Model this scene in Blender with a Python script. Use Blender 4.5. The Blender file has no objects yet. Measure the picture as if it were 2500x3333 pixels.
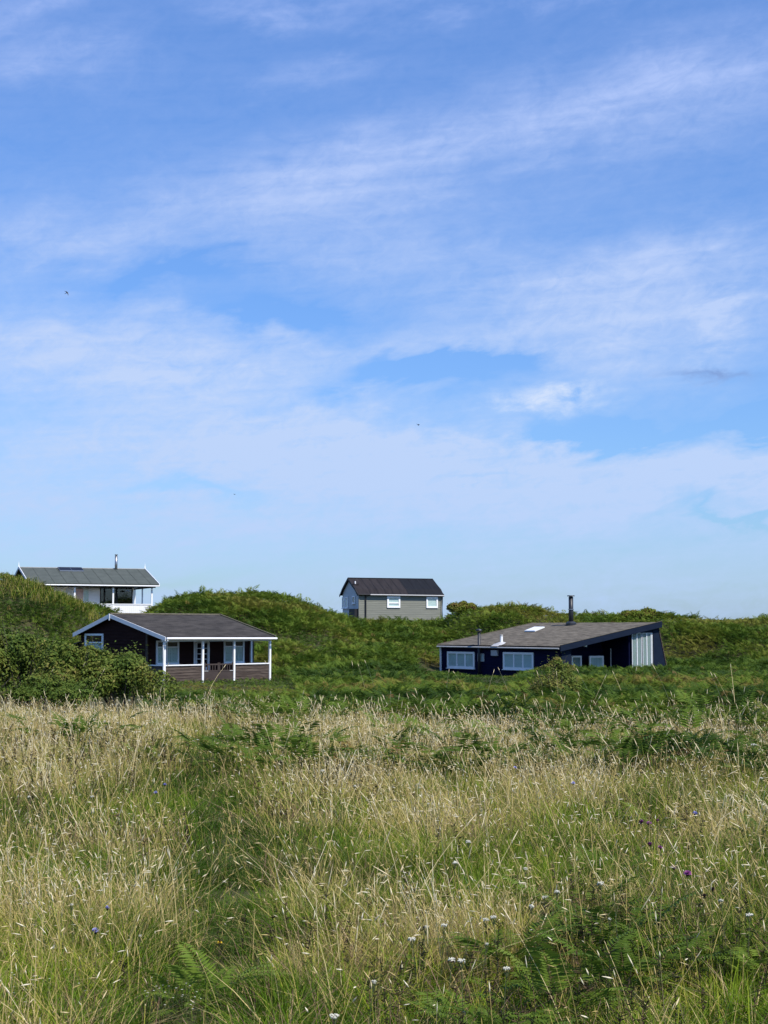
import bpy, math, random
import numpy as np
from mathutils import Vector, Matrix
R = math.radians
SC = bpy.context.scene
COL = SC.collection
rng = np.random.default_rng(7)
random.seed(7)

# ------------------------------------------------------------------ camera
EYE = 2.6
cam_data = bpy.data.cameras.new('camera')
cam = bpy.data.objects.new('camera', cam_data); COL.objects.link(cam)
cam.location = (0, 0, EYE)
cam.rotation_euler = (R(90) + math.atan(380/5010), 0, 0)
cam_data.sensor_fit = 'VERTICAL'; cam_data.sensor_height = 36; cam_data.lens = 36*5010/3333
cam_data.clip_start = .1; cam_data.clip_end = 8000
SC.camera = cam

# ------------------------------------------------------------------ sun and exposure
SUN_AZ, SUN_EL = 138, 53            # degrees clockwise from +Y (the view direction), and above the horizon
sd = Vector((math.sin(R(SUN_AZ))*math.cos(R(SUN_EL)), math.cos(R(SUN_AZ))*math.cos(R(SUN_EL)), math.sin(R(SUN_EL))))
sl = bpy.data.lights.new('sun', 'SUN'); sl.energy = 4.2; sl.angle = R(.6); sl.color = (1, .93, .82)
so = bpy.data.objects.new('sun', sl); COL.objects.link(so)
so.rotation_euler = (-sd).to_track_quat('-Z', 'Y').to_euler()
SC.view_settings.view_transform = 'Standard'; SC.view_settings.look = 'None'
SC.view_settings.exposure = .5; SC.view_settings.gamma = 1
SC.render.engine = 'CYCLES'
SC.cycles.max_bounces = 6; SC.cycles.diffuse_bounces = 3; SC.cycles.glossy_bounces = 2
SC.cycles.transmission_bounces = 3; SC.cycles.transparent_max_bounces = 6

# ------------------------------------------------------------------ sky: Nishita with high thin cloud
world = bpy.data.worlds.new('World'); SC.world = world; world.use_nodes = True
wt = world.node_tree; wt.nodes.clear()
def wn(t, **k):
    n = wt.nodes.new(t)
    for a, b in k.items(): setattr(n, a, b)
    return n
def link(a, b): wt.links.new(a, b)
def m_(op, a, b=None, c=None, clamp=False):
    n = wn('ShaderNodeMath', operation=op, use_clamp=clamp)
    for i, v in enumerate((a, b, c)):
        if v is None: continue
        if isinstance(v, (int, float)): n.inputs[i].default_value = v
        else: link(v, n.inputs[i])
    return n.outputs[0]
sky = wn('ShaderNodeTexSky', sky_type='NISHITA', sun_disc=False)
sky.sun_elevation = R(SUN_EL); sky.sun_rotation = R(SUN_AZ)
sky.altitude = 20; sky.air_density = 1.0; sky.dust_density = .6; sky.ozone_density = 2.0
tc = wn('ShaderNodeTexCoord')
sep = wn('ShaderNodeSeparateXYZ'); link(tc.outputs['Generated'], sep.inputs[0])
AZ = m_('MULTIPLY', m_('ARCTAN2', sep.outputs[0], sep.outputs[1]), 180/math.pi)
EL = m_('MULTIPLY', m_('ARCSINE', sep.outputs[2]), 180/math.pi)
def noise(sx, sy, rot, scale, detail, rough, dist=0., off=(0, 0)):
    # az / el in degrees, turned by rot and stretched
    c, s = math.cos(R(rot)), math.sin(R(rot))
    u = m_('ADD', m_('MULTIPLY', AZ, c), m_('MULTIPLY', EL, s))
    v = m_('SUBTRACT', m_('MULTIPLY', EL, c), m_('MULTIPLY', AZ, s))
    cb = wn('ShaderNodeCombineXYZ')
    link(m_('MULTIPLY_ADD', u, sx, off[0]), cb.inputs[0]); link(m_('MULTIPLY_ADD', v, sy, off[1]), cb.inputs[1])
    n = wn('ShaderNodeTexNoise'); n.inputs['Scale'].default_value = scale
    n.inputs['Detail'].default_value = detail; n.inputs['Roughness'].default_value = rough
    n.inputs['Distortion'].default_value = dist
    link(cb.outputs[0], n.inputs['Vector'])
    return n.outputs['Fac']
WARP1 = noise(.10, .22, 12, 1.0, 5, .55, .4, (3, 8))
WARP2 = noise(.45, 1.1, 10, 1.0, 6, .6, .3, (11, 2))
ELW = m_('ADD', EL, m_('ADD', m_('MULTIPLY', m_('SUBTRACT', WARP1, .5), 5.0), m_('MULTIPLY', m_('SUBTRACT', WARP2, .5), 2.0)))
AZW = m_('ADD', AZ, m_('MULTIPLY', m_('SUBTRACT', WARP2, .5), 5.0))
def bank(a0, e0, sa, se, slope, amt, sharp=False):
    da = m_('SUBTRACT', AZW, a0)
    de = m_('SUBTRACT', ELW if not sharp else m_('ADD', EL, m_('MULTIPLY', m_('SUBTRACT', WARP2, .5), 1.6)), m_('MULTIPLY_ADD', da, slope, e0))
    q = m_('ADD', m_('POWER', m_('ABSOLUTE', m_('MULTIPLY', da, 1/sa)), 2.), m_('POWER', m_('ABSOLUTE', m_('MULTIPLY', de, 1/se)), 2.))
    return m_('MULTIPLY', m_('EXPONENT', m_('MULTIPLY', q, -1)), amt)
BANKS = [  # azimuth, elevation, half width, half height (degrees), slope, amount
    (10.5, 19.0, 6.5, 1.7, .12, .70), (-4.0, 16.0, 6.5, 1.8, .15, .58), (-12.5, 14.0, 3.2, 1.3, .1, .45), (2.5, 17.3, 5.0, .9, .16, .30),
    (8.5, 13.1, 6.0, 1.3, .12, .70), (9.8, 11.2, 6.5, 1.2, .04, .62), (12.6, 10.9, .9, 1.3, -.4, .40), (0.5, 14.0, 6.0, 1.2, .1, .32),
    (-7.4, 9.1, 6.8, 1.8, 0, .75), (-13, 10.5, 4.0, 1.4, .1, .5), (-3.5, 7.9, 2.2, .5, .05, .40), (3.0, 6.4, 7.5, 1.1, .0, .78), (-7.4, 6.5, 8.0, 1.1, 0, .62),
    (0, 4.2, 30, 1.7, 0, .76), (0, 1.0, 40, 1.2, 0, .42), (13, 5.6, 5.5, 1.1, .1, .60), (4.5, 9.9, 7.0, .8, .0, .38),
    (-13, 20.0, 3.2, 1.0, .05, .48), (-4.0, 22.8, 2.6, .5, .10, .44), (3.0, 23.2, 3.0, .5, .1, .40), (10.5, 23.2, 4.0, .5, .0, .42), (-12.0, 22.3, 4.0, .6, .2, .48), (-2.6, 20.7, 2.5, .5, .1, .28),
    (2.0, 9.3, 3.6, .55, .10, -1.15), (7.8, 7.0, 3.2, .55, .02, -1.1), (-7.0, 4.9, 3.0, .35, 0, -.60), (-8.5, 13.1, 4.5, .6, 0, -.35),
    (13.0, 3.6, 2.4, .25, 0, -.85), (14.0, 7.4, 1.6, .45, 0, -1.1), (-9, 1.9, 4, .3, .05, -.40), (-3.5, 11.5, 3.5, .7, -.05, -.35), (3.8, 5.6, 1.6, .10, .02, -.35)]
acc = None
for b in BANKS:
    v = bank(*b); acc = v if acc is None else m_('ADD', acc, v)
# fine fibrous structure
FIB = noise(.40, .85, 9, 1.0, 10, .60, 1.2, (5, 1)); FIB2 = noise(1.3, 2.2, 14, 1.0, 8, .66, 1.0, (1, 7))
STREAK = noise(.12, 2.4, 4, 1.0, 7, .55, .2, (9, 4))
tex = m_('ADD', m_('MULTIPLY', m_('SUBTRACT', FIB, .5), 1.3), m_('ADD', m_('MULTIPLY', m_('SUBTRACT', FIB2, .5), .9), m_('MULTIPLY', m_('SUBTRACT', STREAK, .5), .9)))
dens = m_('ADD', m_('MULTIPLY', acc, m_('MULTIPLY_ADD', tex, .90, 1.0)), m_('MULTIPLY', tex, .16))
dens = m_('ADD', dens, .11)
# a small low cumulus and a little grey cloud
PUFF = noise(.9, 1.7, 0, 1.0, 9, .62, .3, (2, 2))
cum = m_('MULTIPLY', bank(6.3, 8.5, 2.0, .5, .0, 1.25, True), m_('MULTIPLY_ADD', PUFF, 3.2, -.95), None, True)
dens = m_('ADD', dens, 0., None, True)
skyt = wn('ShaderNodeMix', data_type='RGBA', blend_type='MULTIPLY'); skyt.inputs[0].default_value = 1
link(sky.outputs[0], skyt.inputs['A']); 
tr_ = wn('ShaderNodeValToRGB'); link(m_('DIVIDE', EL, 40., None, True), tr_.inputs[0])
tr_.color_ramp.elements[0].color = (.63, .86, 1.26, 1); tr_.color_ramp.elements[1].color = (.90, 1.36, 1.98, 1)
link(tr_.outputs[0], skyt.inputs['B'])
cl_col = wn('ShaderNodeValToRGB'); link(m_('DIVIDE', EL, 26., None, True), cl_col.inputs[0])
cl_col.color_ramp.elements[0].color = (4.15, 5.65, 8.3, 1); cl_col.color_ramp.elements[1].color = (3.0, 4.2, 8.1, 1)
e_ = cl_col.color_ramp.elements.new(.35); e_.color = (4.6, 5.85, 8.45, 1)
mx = wn('ShaderNodeMix', data_type='RGBA'); link(dens, mx.inputs[0]); link(skyt.outputs['Result'], mx.inputs['A']); link(cl_col.outputs[0], mx.inputs['B'])
mxc = wn('ShaderNodeMix', data_type='RGBA'); link(m_('MULTIPLY', cum, .85, None, True), mxc.inputs[0]); link(mx.outputs['Result'], mxc.inputs['A']); mxc.inputs['B'].default_value = (6.0, 6.9, 8.6, 1)
mx = mxc
grey = m_('MULTIPLY', bank(12.0, 9.22, 1.2, .2, -.06, 1.0, True), m_('MULTIPLY_ADD', PUFF, 1.6, -.05), None, True)
mx2 = wn('ShaderNodeMix', data_type='RGBA'); link(m_('MULTIPLY', grey, .8), mx2.inputs[0]); link(mx.outputs['Result'], mx2.inputs['A']); mx2.inputs['B'].default_value = (1.7, 2.6, 5.2, 1)
bg = wn('ShaderNodeBackground'); link(mx2.outputs['Result'], bg.inputs[0]); bg.inputs[1].default_value = .081
wo = wn('ShaderNodeOutputWorld'); link(bg.outputs[0], wo.inputs[0])

# ------------------------------------------------------------------ materials
def mat(name, rough=.7, spec=.3):
    m = bpy.data.materials.new(name); m.use_nodes = True
    b = m.node_tree.nodes['Principled BSDF']; b.inputs['Roughness'].default_value = rough
    b.inputs['Specular IOR Level'].default_value = spec
    return m, m.node_tree, b
def nd(t, typ, **k):
    n = t.nodes.new(typ)
    for a, b in k.items(): setattr(n, a, b)
    return n
def surf(name, c1, c2, scale=(2, 2, 2), rough=.7, spec=.3, detail=6, bump=0., lo=.3, hi=.7, nscale=1.):
    """two tones mixed by stretched noise in object space"""
    m, t, b = mat(name, rough, spec)
    tcn = nd(t, 'ShaderNodeTexCoord'); mp = nd(t, 'ShaderNodeMapping'); mp.inputs['Scale'].default_value = scale
    t.links.new(tcn.outputs['Object'], mp.inputs[0])
    n = nd(t, 'ShaderNodeTexNoise'); n.inputs['Scale'].default_value = nscale; n.inputs['Detail'].default_value = detail; n.inputs['Roughness'].default_value = .65
    t.links.new(mp.outputs[0], n.inputs['Vector'])
    r = nd(t, 'ShaderNodeValToRGB'); t.links.new(n.outputs['Fac'], r.inputs[0])
    r.color_ramp.elements[0].position = lo; r.color_ramp.elements[1].position = hi
    r.color_ramp.elements[0].color = (*c1, 1); r.color_ramp.elements[1].color = (*c2, 1)
    t.links.new(r.outputs[0], b.inputs['Base Color'])
    if bump:
        bp = nd(t, 'ShaderNodeBump'); bp.inputs['Strength'].default_value = bump; bp.inputs['Distance'].default_value = .02
        t.links.new(n.outputs['Fac'], bp.inputs['Height']); t.links.new(bp.outputs[0], b.inputs['Normal'])
    return m
def leafmat(name, stops, trans=.3, rough=.6, noise_amt=.0):
    """leaf colour from the per-plant 'tint' value, part of the light passing through the leaf"""
    m, t, b = mat(name, rough, .12)
    at = nd(t, 'ShaderNodeAttribute', attribute_name='tint')
    r = nd(t, 'ShaderNodeValToRGB'); t.links.new(at.outputs['Fac'], r.inputs[0])
    els = r.color_ramp.elements
    els[0].position = stops[0][0]; els[0].color = (*stops[0][1], 1); els[1].position = stops[-1][0]; els[1].color = (*stops[-1][1], 1)
    for p, c in stops[1:-1]:
        e = els.new(p); e.color = (*c, 1)
    t.links.new(r.outputs[0], b.inputs['Base Color'])
    tr = nd(t, 'ShaderNodeBsdfTranslucent'); t.links.new(r.outputs[0], tr.inputs[0])
    mixn = nd(t, 'ShaderNodeMixShader'); mixn.inputs[0].default_value = trans
    t.links.new(b.outputs[0], mixn.inputs[1]); t.links.new(tr.outputs[0], mixn.inputs[2])
    t.links.new(mixn.outputs[0], t.nodes['Material Output'].inputs[0])
    return m
def glassmat(name):
    m, t, b = mat(name, .05, .5)
    b.inputs['Base Color'].default_value = (.02, .025, .03, 1)
    tr = nd(t, 'ShaderNodeBsdfTransparent'); tr.inputs[0].default_value = (.90, .95, .95, 1)
    lw = nd(t, 'ShaderNodeLayerWeight'); lw.inputs[0].default_value = .5; pw = nd(t, 'ShaderNodeMath', operation='POWER'); pw.inputs[1].default_value = 5.; t.links.new(lw.outputs['Facing'], pw.inputs[0])
    fr = nd(t, 'ShaderNodeMath', operation='MULTIPLY_ADD'); fr.inputs[1].default_value = .9; fr.inputs[2].default_value = .045; t.links.new(pw.outputs[0], fr.inputs[0])
    gl = nd(t, 'ShaderNodeBsdfGlossy'); gl.inputs['Roughness'].default_value = .04
    mixn = nd(t, 'ShaderNodeMixShader')
    t.links.new(fr.outputs[0], mixn.inputs[0]); t.links.new(tr.outputs[0], mixn.inputs[1]); t.links.new(gl.outputs[0], mixn.inputs[2])
    t.links.new(mixn.outputs[0], t.nodes['Material Output'].inputs[0])
    return m
M = {}
M['white'] = surf('white_paint', (.76, .77, .77), (.84, .84, .83), (3, 3, 6), .5, .4)
M['barge'] = surf('weathered_white_paint', (.60, .62, .64), (.72, .73, .74), (4, 4, 8), .6, .3)
M['brown_wood'] = surf('dark_stained_boards', (.019, .0080, .0074), (.036, .0165, .0145), (1.2, 1.2, 14), .8, .06, bump=.3)
M['brown_worn'] = surf('worn_brown_boards', (.030, .020, .016), (.128, .100, .080), (1.5, 1.5, 22), .75, .25, bump=.4, lo=.35, hi=.72)
M['gate_wood'] = surf('brown_painted_gate', (.042, .031, .027), (.064, .048, .041), (2, 2, 4), .6, .3)
M['fibre_roof'] = surf('dark_fibre_cement', (.024, .022, .022), (.080, .073, .067), (1.2, 3, 3), .85, .2, 8, .3, .3, .75)
M['moss_edge'] = surf('lichened_ridge', (.06, .055, .04), (.14, .125, .09), (5, 5, 5), .9, .1)
M['navy'] = surf('navy_painted_boards', (.0022, .0034, .019), (.0040, .0062, .032), (1.2, 1.2, 10), .7, .08)
M['slate_blue'] = surf('slate_blue_paint', (.0055, .0105, .024), (.0085, .015, .032), (2, 2, 6), .7, .1)
M['felt_roof'] = surf('weathered_felt', (.036, .031, .025), (.205, .182, .145), (.7, 2.4, 2), .95, .1, 10, .6, .30, .76, 2.2)
M['dark_trim'] = surf('black_trim', (.008, .009, .012), (.016, .017, .02), (3, 3, 3), .6, .3)
M['gutter_grey'] = surf('grey_plastic_gutter', (.36, .36, .36), (.46, .46, .45), (2, 2, 2), .5, .4)
M['grey_wood'] = surf('grey_green_boards', (.165, .170, .142), (.215, .22, .185), (1.0, 1.0, 12), .75, .25, bump=.3)
M['lifted_gable'] = surf('shade_lifted_boards', (.46, .50, .51), (.54, .57, .57), (1, 1, 12), .75, .2)  # hut boards coloured paler and bluer to brighten the shaded gable
M['brown_felt'] = surf('brown_black_felt', (.016, .014, .016), (.031, .027, .029), (4, .8, .8), .85, .15)
M['black_felt'] = surf('black_felt', (.005, .006, .009), (.010, .011, .015), (4, .8, .8), .8, .2)
M['green_felt'] = surf('grey_green_felt', (.062, .072, .066), (.085, .097, .088), (1.5, 1.5, 1.5), .9, .12)
M['felt_seam'] = surf('felt_seam', (.045, .054, .050), (.05, .06, .055), (2, 2, 2), .9, .1)
M['steel'] = surf('brushed_steel_flue', (.28, .28, .29), (.42, .42, .43), (2, 2, 9), .35, .5); M['steel'].node_tree.nodes['Principled BSDF'].inputs['Metallic'].default_value = .85
M['black_pipe'] = surf('black_enamel_pipe', (.012, .014, .018), (.026, .029, .036), (6, 6, 6), .45, .4)
M['solar'] = surf('solar_cells', (.008, .009, .014), (.014, .016, .024), (9, 9, 9), .5, .2)
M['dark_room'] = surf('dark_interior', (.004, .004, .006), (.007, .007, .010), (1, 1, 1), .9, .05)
M['curtain'] = surf('pale_net_curtain', (.52, .57, .54), (.68, .72, .68), (14, 14, .6), .9, .1)
M['blind'] = surf('pale_blind', (.58, .62, .60), (.70, .73, .71), (1, 1, 22), .8, .2)
M['panel_grey'] = surf('pale_panel_curtain', (.24, .27, .26), (.32, .35, .335), (5, 5, .5), .8, .2)
M['pink'] = surf('faded_pink_cloth', (.62, .42, .40), (.72, .52, .48), (3, 3, 3), .9, .1)
M['crate_wood'] = surf('pale_brown_wood', (.16, .12, .09), (.24, .18, .14), (3, 3, 9), .8, .2)
M['stone'] = surf('pale_stone_pier', (.16, .14, .12), (.28, .25, .21), (5, 5, 5), .9, .2)
M['glass'] = glassmat('window_glass')
M['skylight'] = surf('bright_skylight_panel', (.74, .76, .76), (.82, .83, .82), (2, 2, 2), .3, .5)
M['earth'] = surf('earth_and_moss', (.028, .034, .014), (.075, .066, .035), (1.1, 1.1, 1.1), .95, .1, 8)
M['bird'] = surf('dark_plumage', (.006, .006, .012), (.014, .014, .022), (20, 20, 20), .5, .3)
M['petal_white'] = surf('white_florets', (.42, .41, .33), (.60, .58, .48), (90, 90, 90), .7, .2)
M['petal_purple'] = surf('purple_florets', (.17, .045, .16), (.30, .09, .27), (90, 90, 90), .7, .2)
M['petal_blue'] = surf('lilac_blue_florets', (.30, .30, .58), (.44, .44, .72), (90, 90, 90), .7, .2)
M['petal_yellow'] = surf('yellow_petals', (.70, .50, .03), (.82, .62, .05), (90, 90, 90), .7, .2)
M['stem_green'] = surf('green_stem', (.06, .085, .03), (.11, .12, .05), (30, 30, 30), .7, .2)
M['stem_dark'] = surf('dark_dry_head', (.018, .011, .009), (.04, .024, .018), (60, 60, 60), .8, .2)
M['twig'] = surf('grey_twigs', (.05, .042, .036), (.12, .10, .085), (8, 8, 8), .9, .1)
FERN = [(0, (.030, .062, .010)), (.22, (.062, .110, .014)), (.45, (.105, .165, .018)), (.62, (.156, .202, .025)),
        (.76, (.185, .178, .034)), (.88, (.165, .115, .034)), (1, (.20, .115, .055))]
M['bracken'] = leafmat('bracken_leaf', FERN, .36)
M['fern'] = leafmat('fern_leaf', [(0, (.034, .066, .010)), (.3, (.074, .125, .015)), (.6, (.130, .195, .024)), (.8, (.19, .21, .04)), (1, (.21, .115, .04))], .30)
M['grass'] = leafmat('grass_blade', [(0, (.028, .062, .005)), (.2, (.076, .146, .006)), (.4, (.185, .256, .013)), (.55, (.305, .290, .040)),
        (.7, (.39, .305, .105)), (.85, (.56, .44, .20)), (.93, (.70, .59, .34)), (1, (.82, .75, .55))], .25)
M['herb'] = leafmat('dark_herb', [(0, (.020, .024, .010)), (.35, (.045, .034, .018)), (.7, (.13, .080, .048)), (1, (.24, .155, .10))], .1)
M['bramble'] = leafmat('bramble_leaf', [(0, (.028, .056, .010)), (.3, (.064, .108, .017)), (.6, (.120, .155, .026)), (.8, (.19, .18, .045)), (1, (.24, .165, .07))], .22)

# ------------------------------------------------------------------ mesh helpers
def link_obj(name, me, m, parent=None):
    o = bpy.data.objects.new(name, me); COL.objects.link(o)
    if m is not None: me.materials.append(m)
    if parent is not None: o.parent = parent
    return o
def big_mesh(name, V, F, m, tint=None, parent=None, smooth=False):
    V = np.ascontiguousarray(V, np.float32); F = np.ascontiguousarray(F, np.int32); k = F.shape[1]
    me = bpy.data.meshes.new(name)
    me.vertices.add(len(V)); me.vertices.foreach_set('co', V.ravel())
    me.loops.add(F.size); me.loops.foreach_set('vertex_index', F.ravel())
    me.polygons.add(len(F)); me.polygons.foreach_set('loop_start', np.arange(0, F.size, k, dtype=np.int32))
    me.polygons.foreach_set('loop_total', np.full(len(F), k, np.int32))
    if tint is not None:
        a = me.attributes.new('tint', 'FLOAT', 'POINT'); a.data.foreach_set('value', np.ascontiguousarray(tint, np.float32))
    if smooth: me.polygons.foreach_set('use_smooth', np.ones(len(F), bool))
    me.update(calc_edges=True)
    return link_obj(name, me, m, parent)
class MB:
    def __init__(s, f=None): s.v = []; s.f = []; s.map = f or (lambda a, b, c: (a, b, c))
    def add(s, vs, fs):
        n = len(s.v); s.v += [s.map(*p) for p in vs]; s.f += [[i + n for i in q] for q in fs]; return s
    def box(s, x0, x1, y0, y1, z0, z1):
        return s.add([(x0,y0,z0),(x1,y0,z0),(x1,y1,z0),(x0,y1,z0),(x0,y0,z1),(x1,y0,z1),(x1,y1,z1),(x0,y1,z1)],
                     [(0,3,2,1),(4,5,6,7),(0,1,5,4),(1,2,6,5),(2,3,7,6),(3,0,4,7)])
    def prism(s, base, d):
        """polygon of 3D points pushed along d"""
        n = len(base); d = Vector(d)
        vs = [tuple(p) for p in base] + [tuple(Vector(p) + d) for p in base]
        return s.add(vs, [list(range(n))[::-1], list(range(n, 2*n))] + [[i, (i+1) % n, n+(i+1) % n, n+i] for i in range(n)])
    def tube(s, pts, r, n=10, cap=True):
        pts = [Vector(p) for p in pts]; rs = r if isinstance(r, (list, tuple)) else [r]*len(pts)
        vs = []
        for i, p in enumerate(pts):
            t = (pts[min(i+1, len(pts)-1)] - pts[max(i-1, 0)]).normalized()
            u = t.cross(Vector((0, 0, 1)));  u = Vector((1, 0, 0)) if u.length < 1e-3 else u.normalized()
            w = t.cross(u)
            vs += [tuple(p + rs[i]*(math.cos(2*math.pi*k/n)*u + math.sin(2*math.pi*k/n)*w)) for k in range(n)]
        fs = [[i*n+k, i*n+(k+1) % n, (i+1)*n+(k+1) % n, (i+1)*n+k] for i in range(len(pts)-1) for k in range(n)]
        if cap: fs += [list(range(n))[::-1], [(len(pts)-1)*n+k for k in range(n)]]
        return s.add(vs, fs)
    def build(s, name, m, parent=None, smooth=False, bevel=0):
        me = bpy.data.meshes.new(name); me.from_pydata(s.v, [], s.f)
        import bmesh
        bm = bmesh.new(); bm.from_mesh(me); bmesh.ops.recalc_face_normals(bm, faces=bm.faces); bm.to_mesh(me); bm.free()
        if smooth:
            me.polygons.foreach_set('use_smooth', [True]*len(me.polygons))
        o = link_obj(name, me, m, parent)
        if bevel:
            bv = o.modifiers.new('bevel', 'BEVEL'); bv.width = bevel; bv.segments = 1; bv.limit_method = 'ANGLE'
        return o
def tag(o, label=None, cat=None, group=None, kind=None):
    for k, v in (('label', label), ('category', cat), ('group', group), ('kind', kind)):
        if v: o[k] = v
    return o
def empty(name, loc, rz=0.):
    o = bpy.data.objects.new(name, None); COL.objects.link(o); o.location = loc; o.rotation_euler = (0, 0, rz); o.empty_display_size = .3
    return o

# ------------------------------------------------------------------ value noise
_P = np.random.default_rng(3).random((256, 256))
def vnoise(x, y, s, seed=0):
    x = np.asarray(x, float)/s + 17.3*seed + 500; y = np.asarray(y, float)/s + 9.1*seed + 500
    i = np.floor(x).astype(int); j = np.floor(y).astype(int); u = x-i; v = y-j
    u = u*u*(3-2*u); v = v*v*(3-2*v); g = lambda a, b: _P[a % 256, b % 256]
    return (g(i, j)*(1-u)+g(i+1, j)*u)*(1-v) + (g(i, j+1)*(1-u)+g(i+1, j+1)*u)*v
def fbm(x, y, s, seed=0, o=3):
    return sum(vnoise(x, y, s/2**k, seed+k)*.5**k for k in range(o))/sum(.5**k for k in range(o))
def sstep(a, b, x):
    t = np.clip((np.asarray(x, float)-a)/(b-a), 0, 1); return t*t*(3-2*t)

# ------------------------------------------------------------------ terrain: flat meadow, then dunes
CR = np.array([(-90,6.2),(-60,7.0),(-40,7.1),(-30,6.9),(-26.4,6.70),(-24.4,6.2),(-22.8,5.72),(-21.3,5.1),(-19.7,4.35),(-18.7,3.7),(-18.0,3.15),(-17.3,3.1),(-16.6,4.25),
    (-15.9,4.75),(-14.5,5.08),(-13.2,5.2),(-11.8,5.28),(-9.1,5.36),(-7.1,5.2),(-5.0,4.65),(-3.9,4.15),(-3.0,3.7),(-2.2,3.35),(-1,3.2),(1,3.12),(3,3.05),(4.5,3.2),(5.1,3.9),(5.7,4.3),(6.3,4.5),(7.5,4.55),
    (9.4,4.5),(11,4.3),(12.8,4.1),(16.3,3.9),(19.7,3.85),(23.2,3.72),(28.7,3.55),(45,3.4),(90,3.2)])
def crest_y(x):
    return np.interp(x, [-90,-21,-16.5,-3.5,-1,4,6,90], [104,104,112,112,119,119,115,115])
def foot_y(x):
    return np.interp(x, [-90,-22,-17,-10,-5,0,5,19,24,90], [84,84,87,87,86,88,100,101,92,90])
def ground_z(x, y):
    x = np.asarray(x, float); y = np.asarray(y, float)
    top = np.interp(x, CR[:, 0], CR[:, 1]) - .72
    yc = crest_y(x); yf = foot_y(x)
    t = np.clip((y-yf)/(yc-yf), 0, 1)
    prof = .55*t*t*(3-2*t) + .45*np.sin(t*math.pi/2)
    plat = np.interp(x, [-90, -30, -16, -8, -3, 6, 12, 90], [3.6, 3.55, 3.55, 3.0, 2.9, 2.9, 2.6, 2.4])
    back = sstep(0, 7, y-yc)
    z = top*prof*(1-back) + np.where(y > yc, np.minimum(plat, np.maximum(top, 2.6))*back, 0)
    z = z*(1 - .65*sstep(150, 260, y))
    z = z - .32*np.exp(-((x-9)/6)**2-((y-93)/6)**2)
    z = z + (fbm(x, y, 6, 4)-.5)*.28*sstep(86, 96, y) + (fbm(x, y, 9, 2)-.5)*.10
    return z - .06*sstep(50, 75, y)*(y < 88)
def grid_axis(a):
    return np.array(sorted(set(a)))
gx = grid_axis([-3000,-1500,-700,-350,-180,-120] + list(np.arange(-90, -36, 3.)) + list(np.arange(-36, 40.1, .6)) + list(np.arange(42, 92, 3.)) + [120,180,350,700,1500,3000])
gy = grid_axis([-2500,-1000,-400,-150,-60,-20] + list(np.arange(-8, 80, 1.5)) + list(np.arange(80, 140, .6)) + list(np.arange(141, 200, 3.)) + [230,280,380,600,1000,2000,4000])
GX, GY = np.meshgrid(gx, gy); GZ = ground_z(GX, GY)
nx, ny = len(gx), len(gy); ii = np.arange(ny-1)[:, None]*nx + np.arange(nx-1)[None]
gq = np.stack([ii, ii+1, ii+nx+1, ii+nx], -1).reshape(-1, 4)
g = big_mesh('ground', np.stack([GX, GY, GZ], -1).reshape(-1, 3), gq, M['earth'], smooth=True)
tag(g, 'earth and moss under the meadow and dunes', kind='structure')

# ------------------------------------------------------------------ buildings
def plane_map(origin, h, n):
    """coordinates (along the wall, out from the wall, up) -> house coordinates"""
    o = Vector(origin); h = Vector(h); n = Vector(n)
    return lambda a, b, c: tuple(o + a*h + b*n + Vector((0, 0, c)))
def clap(mb, lo, hi, z0, z1, pitch=.16, t=.034):
    """overlapping boards; lo(z) and hi(z) give the wall's ends at each height"""
    z = z0
    while z < z1 - .02:
        zt = min(z+pitch, z1)
        a0, a1, b0, b1 = lo(z), hi(z), lo(zt), hi(zt)
        if a1-a0 > .02 and b1-b0 > -.001:
            j = random.uniform(-.003, .003)
            mb.add([(a0, 0, z), (a1, 0, z), (b1, 0, zt), (b0, 0, zt), (a0, t+j, z), (a1, t+j, z), (b1, .006, zt), (b0, .006, zt)],
                   [(0,3,2,1), (4,5,6,7), (0,1,5,4), (1,2,6,5), (2,3,7,6), (3,0,4,7)])
        z = zt
    return mb
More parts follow.
